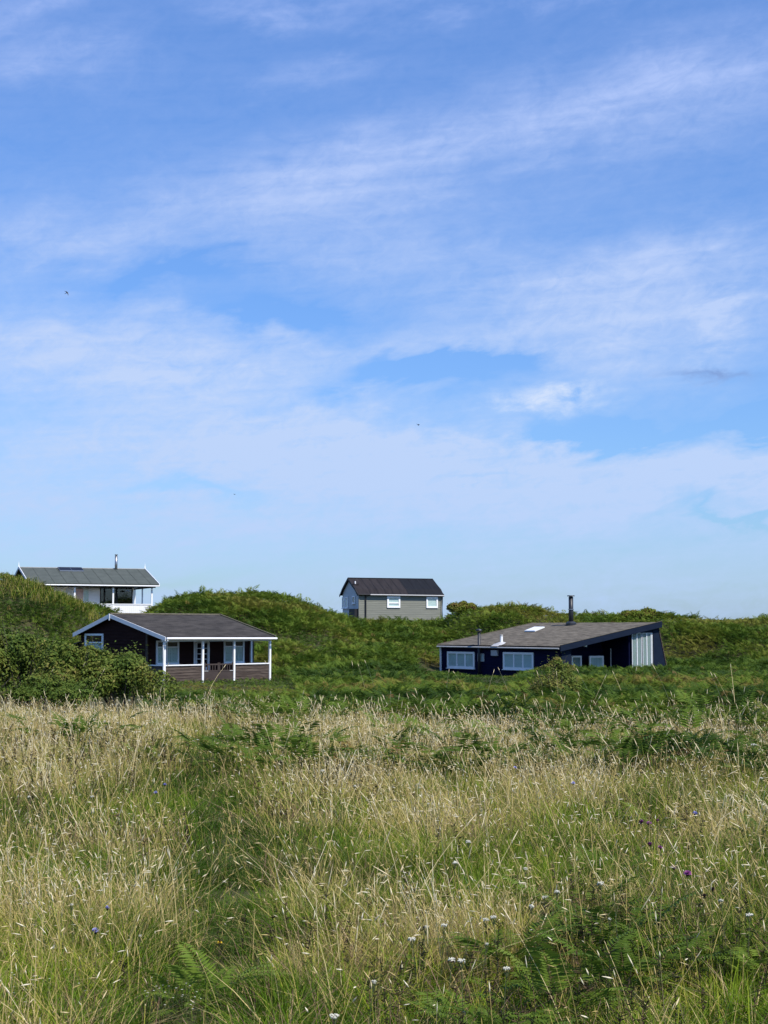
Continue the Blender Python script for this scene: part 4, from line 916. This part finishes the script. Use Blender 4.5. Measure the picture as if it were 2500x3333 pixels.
# pale grass on the crown of the left dune
dg = Acc(); n = 5200; x = rng.uniform(-34, -18.5, n); y = rng.uniform(92, 106, n); kp = rng.random(n) < sstep(.45, .62, fbm(x, y, 3.2, 91))*sstep(93, 100, y); x, y = x[kp], y[kp]; n = len(x)
V, F, t, c = strips(np.stack([x, y, ground_z(x, y)+.15], -1), rng.uniform(.5, .95, n), rng.uniform(0, 6.283, n), rng.gamma(1.5, .12, n), rng.gamma(1.4, .2, n), np.full(n, .022), 3)
dg.add(V, F, np.repeat(np.repeat(rng.uniform(.42, .80, n)[:, None], 4, 1)[..., None], 2, -1).ravel())
tag(dg.build('grass', M['grass']), 'pale dune grass on the crown of the left dune', 'grass', kind='stuff')

# --- shrubs
def shrub(name, x, y, rx, ry, h, leaf, nleaf, label, t0=.35, tv=.16, lobes=12, seed=0, group=None, twigs=30, m='bramble', cat='shrub', z0=None):
    r = np.random.default_rng(seed); z = float(ground_z(x, y)) if z0 is None else z0
    root = empty(name, (x, y, z)); tag(root, label, cat, group)
    L_ = []
    for i in range(lobes):
        a = r.uniform(0, 6.283); q = math.sqrt(r.random())*.78; rr = r.uniform(.30, .52)
        L_.append((math.cos(a)*rx*q, math.sin(a)*ry*q, h*(1-.75*q*q)*r.uniform(.55, .80), rr*rx*.8, rr*ry*.8, rr*h*.55))
    k = r.integers(0, lobes, nleaf); Lb = np.array(L_)[k]
    d = r.normal(0, 1, (nleaf, 3)); d /= np.linalg.norm(d, axis=-1, keepdims=True); d[:, 2] = np.where(d[:, 2] < -.55, -d[:, 2], d[:, 2])
    lump = .82+.36*fbm(d[:, 0]*3+k*7, d[:, 1]*3+d[:, 2]*2, 1.0, seed % 50)
    rad = lump*(1-.32*r.random(nleaf)**2)
    P = Lb[:, :3]+d*Lb[:, 3:]*rad[:, None]
    sp = r.random(nleaf) < .11; P[sp] += d[sp]*(r.uniform(.05, .50, sp.sum())*(fbm(P[sp][:, 0]*3, P[sp][:, 1]*3+P[sp][:, 2]*3, 1., 9) > .5))[:, None]*np.array([.6, .6, 1])*min(1, h)*(.3 if m == 'bracken' else 1)
    P[:, 2] = np.maximum(P[:, 2], .04)
    nrm = d+r.normal(0, .6, d.shape)+np.array([0, 0, .35]); nrm /= np.linalg.norm(nrm, axis=-1, keepdims=True)
    u = np.cross(nrm, r.normal(0, 1, d.shape)); u /= np.linalg.norm(u, axis=-1, keepdims=True); v = np.cross(nrm, u)
    s = leaf*r.uniform(.6, 1.3, nleaf)[:, None]
    A = P-u*s; B = P+v*s*.48+nrm*s*.12; Cc = P+u*s; D_ = P-v*s*.48+nrm*s*.12
    V = np.stack([A, B, Cc, D_], 1).reshape(-1, 3); F = np.arange(nleaf*4).reshape(-1, 4)
    cl = fbm(P[:, 0]+x, P[:, 1]+P[:, 2]*1.3+y, .7, 5); T = np.clip(t0+1.1*tv*3*(cl-.5)+r.normal(0, tv*.6, nleaf), 0, 1)
    big_mesh('foliage', V, F, M[m], np.repeat(T, 4), root)
    tw = MB()
    for i in range(twigs):
        a = r.uniform(0, 6.283); q = r.random()**.5*.5; e = r.uniform(.6, 1.12); b0 = (math.cos(a)*rx*q*.5, math.sin(a)*ry*q*.5, -.05)
        tipz = h*e*(1-.5*q); p1 = (math.cos(a)*rx*q*1.1, math.sin(a)*ry*q*1.1, tipz*.55); p2 = (math.cos(a)*rx*q*1.7+r.uniform(-.1, .1), math.sin(a)*ry*q*1.7, tipz)
        tw.tube([b0, p1, p2], [.018, .012, .005], 4)
    tw.build('stem', M['twig'], root)
    return root
G1 = 'bramble bushes in front of the brown cottage'
shrub('bramble_bush', -13.9, 49.5, 2.1, 1.9, 3.25, .06, 17000, 'dark bramble bush at the left edge of the picture, tallest of the thicket', .46, .17, 14, 11, G1)
shrub('bramble_bush', -11.4, 49.0, 1.9, 1.8, 2.85, .06, 16000, 'bramble bush before the left end of the brown cottage, second from the left edge', .50, .18, 14, 12, G1)
shrub('bramble_bush', -9.6, 48.0, 1.6, 1.5, 2.45, .055, 15000, 'bramble bush below the gable window of the brown cottage', .54, .18, 12, 13, G1)
shrub('bramble_bush', -8.1, 48.2, 1.6, 1.4, 1.85, .052, 14000, 'low bramble bush in front of the brown gable wall, beside the first white post', .50, .18, 12, 14, G1)
shrub('bramble_bush', -12.6, 46.2, 1.8, 1.3, 1.5, .055, 11000, 'low shaded bramble bush at the front of the thicket beside the pale grass', .38, .17, 12, 15, G1)
shrub('bramble_bush', -10.0, 45.9, 1.6, 1.2, 1.25, .052, 9500, 'lowest bramble bush in front of the thicket with grass stems growing through it', .42, .17, 12, 16, G1)
shrub('scrub_bush', -17.6, 66, 3.0, 2.4, 3.4, .075, 17000, 'brownish scrub bush behind the bramble thicket at the foot of the left dune', .50, .16, 14, 17)
shrub('hawthorn_bush', 5.25, 48.0, .95, .85, 1.45, .042, 8000, 'round yellow green bush with bare grey twigs in front of the navy cottage', .66, .15, 11, 21, None, 60)
shrub('willow_bush', 8.75, 76.5, .85, .8, 1.35, .06, 3200, 'small brownish bush at the near corner of the navy cottage wall', .62, .16, 8, 22)
shrub('gorse_bush', 5.75, 114.0, 1.15, 1.0, 1.25, .09, 4500, 'dark brown gorse bush at the ridge end beside the grey cottage', .70, .16, 10, 23, m='bracken', twigs=20)
shrub('gorse_bush', 19.3, 114.5, 1.9, 1.2, 1.0, .09, 5000, 'dark gorse bush on the ridge above the high end of the navy cottage roof', .68, .16, 10, 24, m='bracken', twigs=20)

# --- fern clumps in the meadow: each a plant of its own
near_f = [frond(300+i, 16, 0, .30, .42, .155) for i in range(12)]
mid_f = [frond(400+i, 11, 0, .26+.05*(i % 4), .36, .16) for i in range(12)]
for i, (k, x, y, sc, nf, t0, lab) in enumerate(FERNS):
    T_ = near_f if y < 19 else mid_f
    yw = np.arange(nf)*2.4+rng.uniform(0, 6, 1)+rng.normal(0, .3, nf); spread = .085*sc*np.sqrt(np.arange(nf)/2)*(1.3 if y > 24 else 1.0)
    pos = np.stack([np.cos(yw)*spread*(1.5 if y > 24 else 1), np.sin(yw)*spread, np.full(nf, -.03)], -1)
    V, F, T = scatter(T_, pos, yw, rng.normal(.05, .20, nf), sc*rng.uniform(.65, 1.2, nf), t0+rng.normal(0, .06, nf))
    o = big_mesh('fern', V, F, M['fern'], T); o.location = (x, y, float(ground_z(x, y)))
    tag(o, lab, 'fern', 'ferns growing in the meadow')

# --- wild flowers
def rowpipe(mb, h, bend, r=.003):
    mb.tube([(0, 0, 0), (bend*.2, 0, h*.4), (bend*.6, 0, h*.75), (bend, 0, h)], [r, r*.9, r*.8, r*.7], 5)
def yarrow(x, y, h, s, label, group=None):
    if y > 25: x, y, h = x*.925, y*.925, h+.15
    z = float(ground_z(x, y)); root = empty('yarrow', (x, y, z), random.uniform(0, 6.28)); root.rotation_euler[0] = random.uniform(-.05, .05); root.rotation_euler[1] = random.uniform(-.05, .05); tag(root, label, 'flower', group or 'white yarrow flowers in the meadow')
    b = random.uniform(-.05, .08); mb = MB(); rowpipe(mb, h-.015, b)
    for i in range(7):
        a = i*.9; mb.tube([(b, 0, h-.06), (b+math.cos(a)*.022*s, math.sin(a)*.022*s, h-.006)], .0016, 4)
    mb.build('stem', M['stem_green'], root)
    hd = MB(); n = 24 if y < 25 else 12; R_ = .0235*s*random.uniform(.85, 1.1)
    for i in range(n):
        q = R_*math.sqrt((i+.5)/n); a = i*2.4; cx, cy = b+math.cos(a)*q, math.sin(a)*q; r0 = R_*.24*random.uniform(.8, 1.2); zz = h+.006-.25*q+random.uniform(-.007, .007)
        ring = [(cx+r0*math.cos(t*1.0472), cy+r0*math.sin(t*1.0472), zz) for t in range(6)]; low = [(cx+r0*.5*math.cos(t*1.0472), cy+r0*.5*math.sin(t*1.0472), zz-.008*s) for t in range(6)]
        hd.add(ring+low+[(cx, cy, zz+.004*s)], [(t, (t+1) % 6, 12) for t in range(6)]+[(t, 6+t, 6+(t+1) % 6, (t+1) % 6) for t in range(6)])
    hd.build('flower_head', M['petal_white'], root)
YARROW = [
 (.84,14.52,.62,1.0,'yarrow head standing over the small pale fern left of the knapweed'),(.58,13.40,.60,1.0,'yarrow head left of the small pale fern, with a bigger one above right'),
 (1.17,12.98,.60,.75,'small yarrow head alone in straw between the pale fern and the big clump'),(1.72,12.20,.62,1.1,'yarrow head touching the raised tip of the big fern clump'),
 (1.28,11.95,.60,.95,'upper of two close yarrow heads left of the raised fern tip'),(1.23,11.93,.56,.95,'lower left of two close yarrow heads left of the raised fern tip'),
 (1.02,11.71,.55,.90,'yarrow head in the grass just left of the close pair by the fern'),(.72,11.13,.55,.90,'left of two level yarrow heads in the straw above the big clump edge'),
 (.81,11.02,.58,.90,'right of two level yarrow heads in the straw above the big clump edge'),(.39,10.94,.55,1.0,'yarrow head above the line of three in the lower middle grass'),
 (.25,11.07,.50,.90,'yarrow head at the left end of the lower middle group'),(.23,10.41,.55,1.1,'broad yarrow head low in the lower middle group near the dry stems'),
 (.40,9.94,.52,1.0,'left of two touching yarrow heads close to the bottom'),(.48,9.64,.58,1.0,'larger of two touching yarrow heads close to the bottom'),
 (.72,9.57,.55,1.05,'yarrow head beside a thick dry seed spike near the bottom'),(.63,10.53,.50,.60,'tiny yarrow head left of the tall dry spike'),
 (1.62,11.40,.50,.60,'tiny yarrow head in front of the right part of the big fern clump'),(2.58,11.83,.55,.80,'upper of two yarrow heads by the right edge'),
 (2.61,11.28,.55,1.0,'lower of two yarrow heads by the right edge'),(.46,17.83,.60,.60,'tiny yarrow head by itself in the middle straw'),
 (-1.82,11.62,.35,.50,'tiny white yarrow between the lilac scabious and the path'),(-1.18,10.59,.40,.80,'yarrow head on the path beside the lone bright frond'),
 (-2.39,12.06,.50,.55,'tiny yarrow head above the lilac scabious at the left'),(-.11,9.43,.50,.60,'small yarrow head low in the grass at the bottom centre'),
 (-.24,8.41,.55,.95,'yarrow head cut close to the bottom edge at the centre'),(-3.58,18.69,.60,1.0,'yarrow head left of the path in the brown grass'),
 (-4.28,18.62,.60,.80,'yarrow head nearest the left edge in the brown grass'),(-.90,22.03,.60,1.1,'yarrow head right of the dark fern group in mid meadow'),
 (-.38,19.98,.60,.80,'yarrow head near the picture centre in straw, right of the path'),(-3.27,29.59,.60,1.0,'yarrow head behind the small yellow green fern'),
 (-3.40,28.17,.60,.90,'yarrow head just right of the small yellow green fern'),(6.39,27.04,.60,1.9,'very wide yarrow head near the right edge in mid meadow'),(5.05,20.81,.60,1.0,'yarrow head in the grass below the wide one at the right')]
for q in YARROW: yarrow(*q[:4], 'white '+q[4])
for q in ((-6.47,36.00,.62,1.1),(-6.23,34.66,.55,1.2),(-7.03,34.68,.60,1.2),(-7.80,37.89,.60,1.1),(-6.78,41.08,.70,1.3),(-3.99,35.59,.60,1.1),(-5.87,34.06,.55,1.0),(-7.47,32.74,.60,1.0),(-7.74,38.96,.70,1.0),(-5.37,38.88,.60,.90)):
    yarrow(*q, 'small white yarrow head among those scattered in the far straw grass below the bramble thicket', 'far yarrow heads below the bramble thicket')
def ball_flower(name, x, y, h, s, label, pm, group, spiky=True, cat='flower'):
    z = float(ground_z(x, y)); root = empty(name, (x, y, z), random.uniform(0, 6.28)); tag(root, label, cat, group)
    b = random.uniform(-.04, .04); mb = MB(); rowpipe(mb, h-.02, b, .0028); mb.build('stem', M['stem_green'], root)
    hd = MB(); n = 46
    for i in range(n):
        zc = 1-1.25*(i+.5)/n; a = i*2.4; rr = math.sqrt(max(0, 1-zc*zc)); d = Vector((rr*math.cos(a), rr*math.sin(a), zc*.8)).normalized()
        c0 = Vector((b, 0, h))+d*.008*s; tip = Vector((b, 0, h))+d*(.024*s*random.uniform(.8, 1.15)); sd_ = d.cross(Vector((.3, .5, .8))).normalized()*.0042*s
        hd.add([tuple(c0-sd_), tuple(c0+sd_), tuple(tip+sd_*1.2), tuple(tip-sd_*1.2)], [(0,1,2,3)])
    hd.build('flower_head', M[pm], root)
    MB().tube([(b, 0, h-.022), (b, 0, h-.010), (b, 0, h+.004)], [.004*s, .012*s, .010*s], 8).build('bud_cup', M['stem_dark'], root)
KW = 'purple knapweed flowers at the right of the meadow'
for (x, y, h, s, l) in ((2.64,15.86,.62,1.1,'purple knapweed head at the left of the top three'),(2.71,15.95,.60,1.0,'middle purple knapweed head of the top three'),(2.79,15.96,.62,.8,'smallest purple knapweed head, right of the top three'),
    (2.48,14.46,.60,1.0,'left purple knapweed head of the middle pair'),(2.55,14.38,.58,.9,'right purple knapweed head of the middle pair'),(2.45,13.21,.58,.9,'upper purple knapweed head of the lowest pair'),(2.45,12.74,.60,1.25,'lowest and largest purple knapweed head')):
    ball_flower('knapweed', x, y, h, s, l, 'petal_purple', KW)
ball_flower('knapweed', 2.51, 12.04, .60, .7, 'upper withered dark knapweed head below the purple ones', 'stem_dark', 'withered knapweed heads')
ball_flower('knapweed', 2.43, 11.99, .56, .7, 'lower left withered dark knapweed head below the purple ones', 'stem_dark', 'withered knapweed heads')
for (x, y, h, s, l) in ((-2.06,11.25,.45,1.15,'bright lilac blue scabious low at the left of the path'),(1.98,23.47,.50,1.2,'pale blue scabious in mid meadow near the dark ferns'),(2.56,21.11,.50,1.1,'pale blue scabious in the straw below the low mid meadow fern'),
    (3.40,17.09,.55,1.2,'pale lilac scabious at the right above the knapweed'),(-2.17,12.25,.45,.8,'small shaded scabious just above the bright lilac one'),(-2.95,20.95,.50,1.1,'upper pale scabious beside the far end of the path'),(-2.93,19.96,.50,1.0,'lower pale scabious beside the far end of the path')):
    ball_flower('scabious', x, y, h, s, l, 'petal_blue', 'lilac blue scabious flowers in the meadow')
ball_flower('hawkbit', -1.27, 12.1, .2, .8, 'single yellow flower in the trodden path', 'petal_yellow', None)
def starry(x, y, label):
    z = float(ground_z(x, y)); root = empty('stitchwort', (x, y, z)); tag(root, label, 'flower', 'patches of tiny white stars at the bottom left')
    st = MB(); hd = MB()
    for i in range(26):
        px, py, h = random.gauss(0, .12), random.gauss(0, .12), random.uniform(.22, .36)
        st.tube([(px*.6, py*.6, 0), (px, py, h)], .0015, 3)
        for k in range(5):
            a = k*1.2566+i; d = Vector((math.cos(a), math.sin(a), .15)); n_ = Vector((-math.sin(a), math.cos(a), 0)); c0 = Vector((px, py, h)); q = random.uniform(.007, .010)
            hd.add([tuple(c0), tuple(c0+d*q*.6-n_*.003), tuple(c0+d*q), tuple(c0+d*q*.6+n_*.003)], [(0,1,2,3)])
    st.build('stem', M['stem_green'], root); hd.build('flower', M['petal_white'], root)
starry(-2.31, 10.25, 'patch of tiny white starry flowers in the bottom left corner')
starry(-1.32, 10.06, 'patch of tiny white starry flowers left of the lone fern frond')

# --- birds high over the dunes
def bird(x, y, z, s, yaw, pitch, roll, flap, label, span=1.):
    """one continuous body: fuselage rings, wings swept back, forked tail"""
    mb = MB(); st = [(-.09, .004, .004), (-.06, .011, .009), (-.02, .018, .016), (.02, .020, .018), (.045, .013, .013), (.058, .012, .012), (.072, .006, .005), (.082, .001, .001)]
    n = 8
    mb.add([(px, ry*math.cos(6.2832*k/n), rz*math.sin(6.2832*k/n)+(.004 if px > .04 else 0)) for px, ry, rz in st for k in range(n)],
           [[i*n+k, i*n+(k+1) % n, (i+1)*n+(k+1) % n, (i+1)*n+k] for i in range(len(st)-1) for k in range(n)])
    for sg in (-1, 1):
        pr = [(.030, .010, 0, .055), (.036, .055, .4, .050), (.020, .105, .75, .036), (-.020, .150, .9, .020), (-.055, .175, 1., .004)]
        vs = []
        for (lx, ly, lf, ch_) in pr:
            ly = .010+(ly-.010)*span; lx -= (1-span)*ly*.3
            zz = math.sin(flap)*ly*(.6+.4*lf); yy = math.cos(flap)*ly
            vs += [(lx, sg*yy, zz+.004), (lx-ch_*.5, sg*yy, zz+.006), (lx-ch_, sg*yy, zz+.002), (lx-ch_*.5, sg*yy, zz-.001)]
        mb.add(vs, [[i*4+k, i*4+(k+1) % 4, (i+1)*4+(k+1) % 4, (i+1)*4+k] for i in range(4) for k in range(4)]+[[0, 1, 2, 3], [16, 17, 18, 19]])
        mb.add([(-.07, 0, .003), (-.07, sg*.010, .002), (-.150, sg*.030, .0), (-.10, sg*.002, .002), (-.07, 0, -.002)], [(0,1,2,3), (4,3,2,1), (0,3,4)])
    o = mb.build('bird', M['bird'], None, smooth=False); o.location = (x, y, z); o.scale = (s, s, s); o.rotation_euler = (roll, pitch, yaw)
    tag(o, label, 'bird', 'small dark birds in the sky'); return o
bird(-14.62, 70, 18.05, .95, R(25), R(-32), R(62), R(-8), 'dark swallow with swept wings high at the left of the sky, largest of the birds')
bird(1.69, 75, 12.58, 1.9, R(80), R(-5), R(10), R(18), 'small dark bird seen end on in the sky above the grey cottage', .22)
bird(-10.71, 110, 12.21, 1.3, R(70), R(0), R(5), R(15), 'tiny far bird, faintest of the three, low in the sky left of centre', .35)
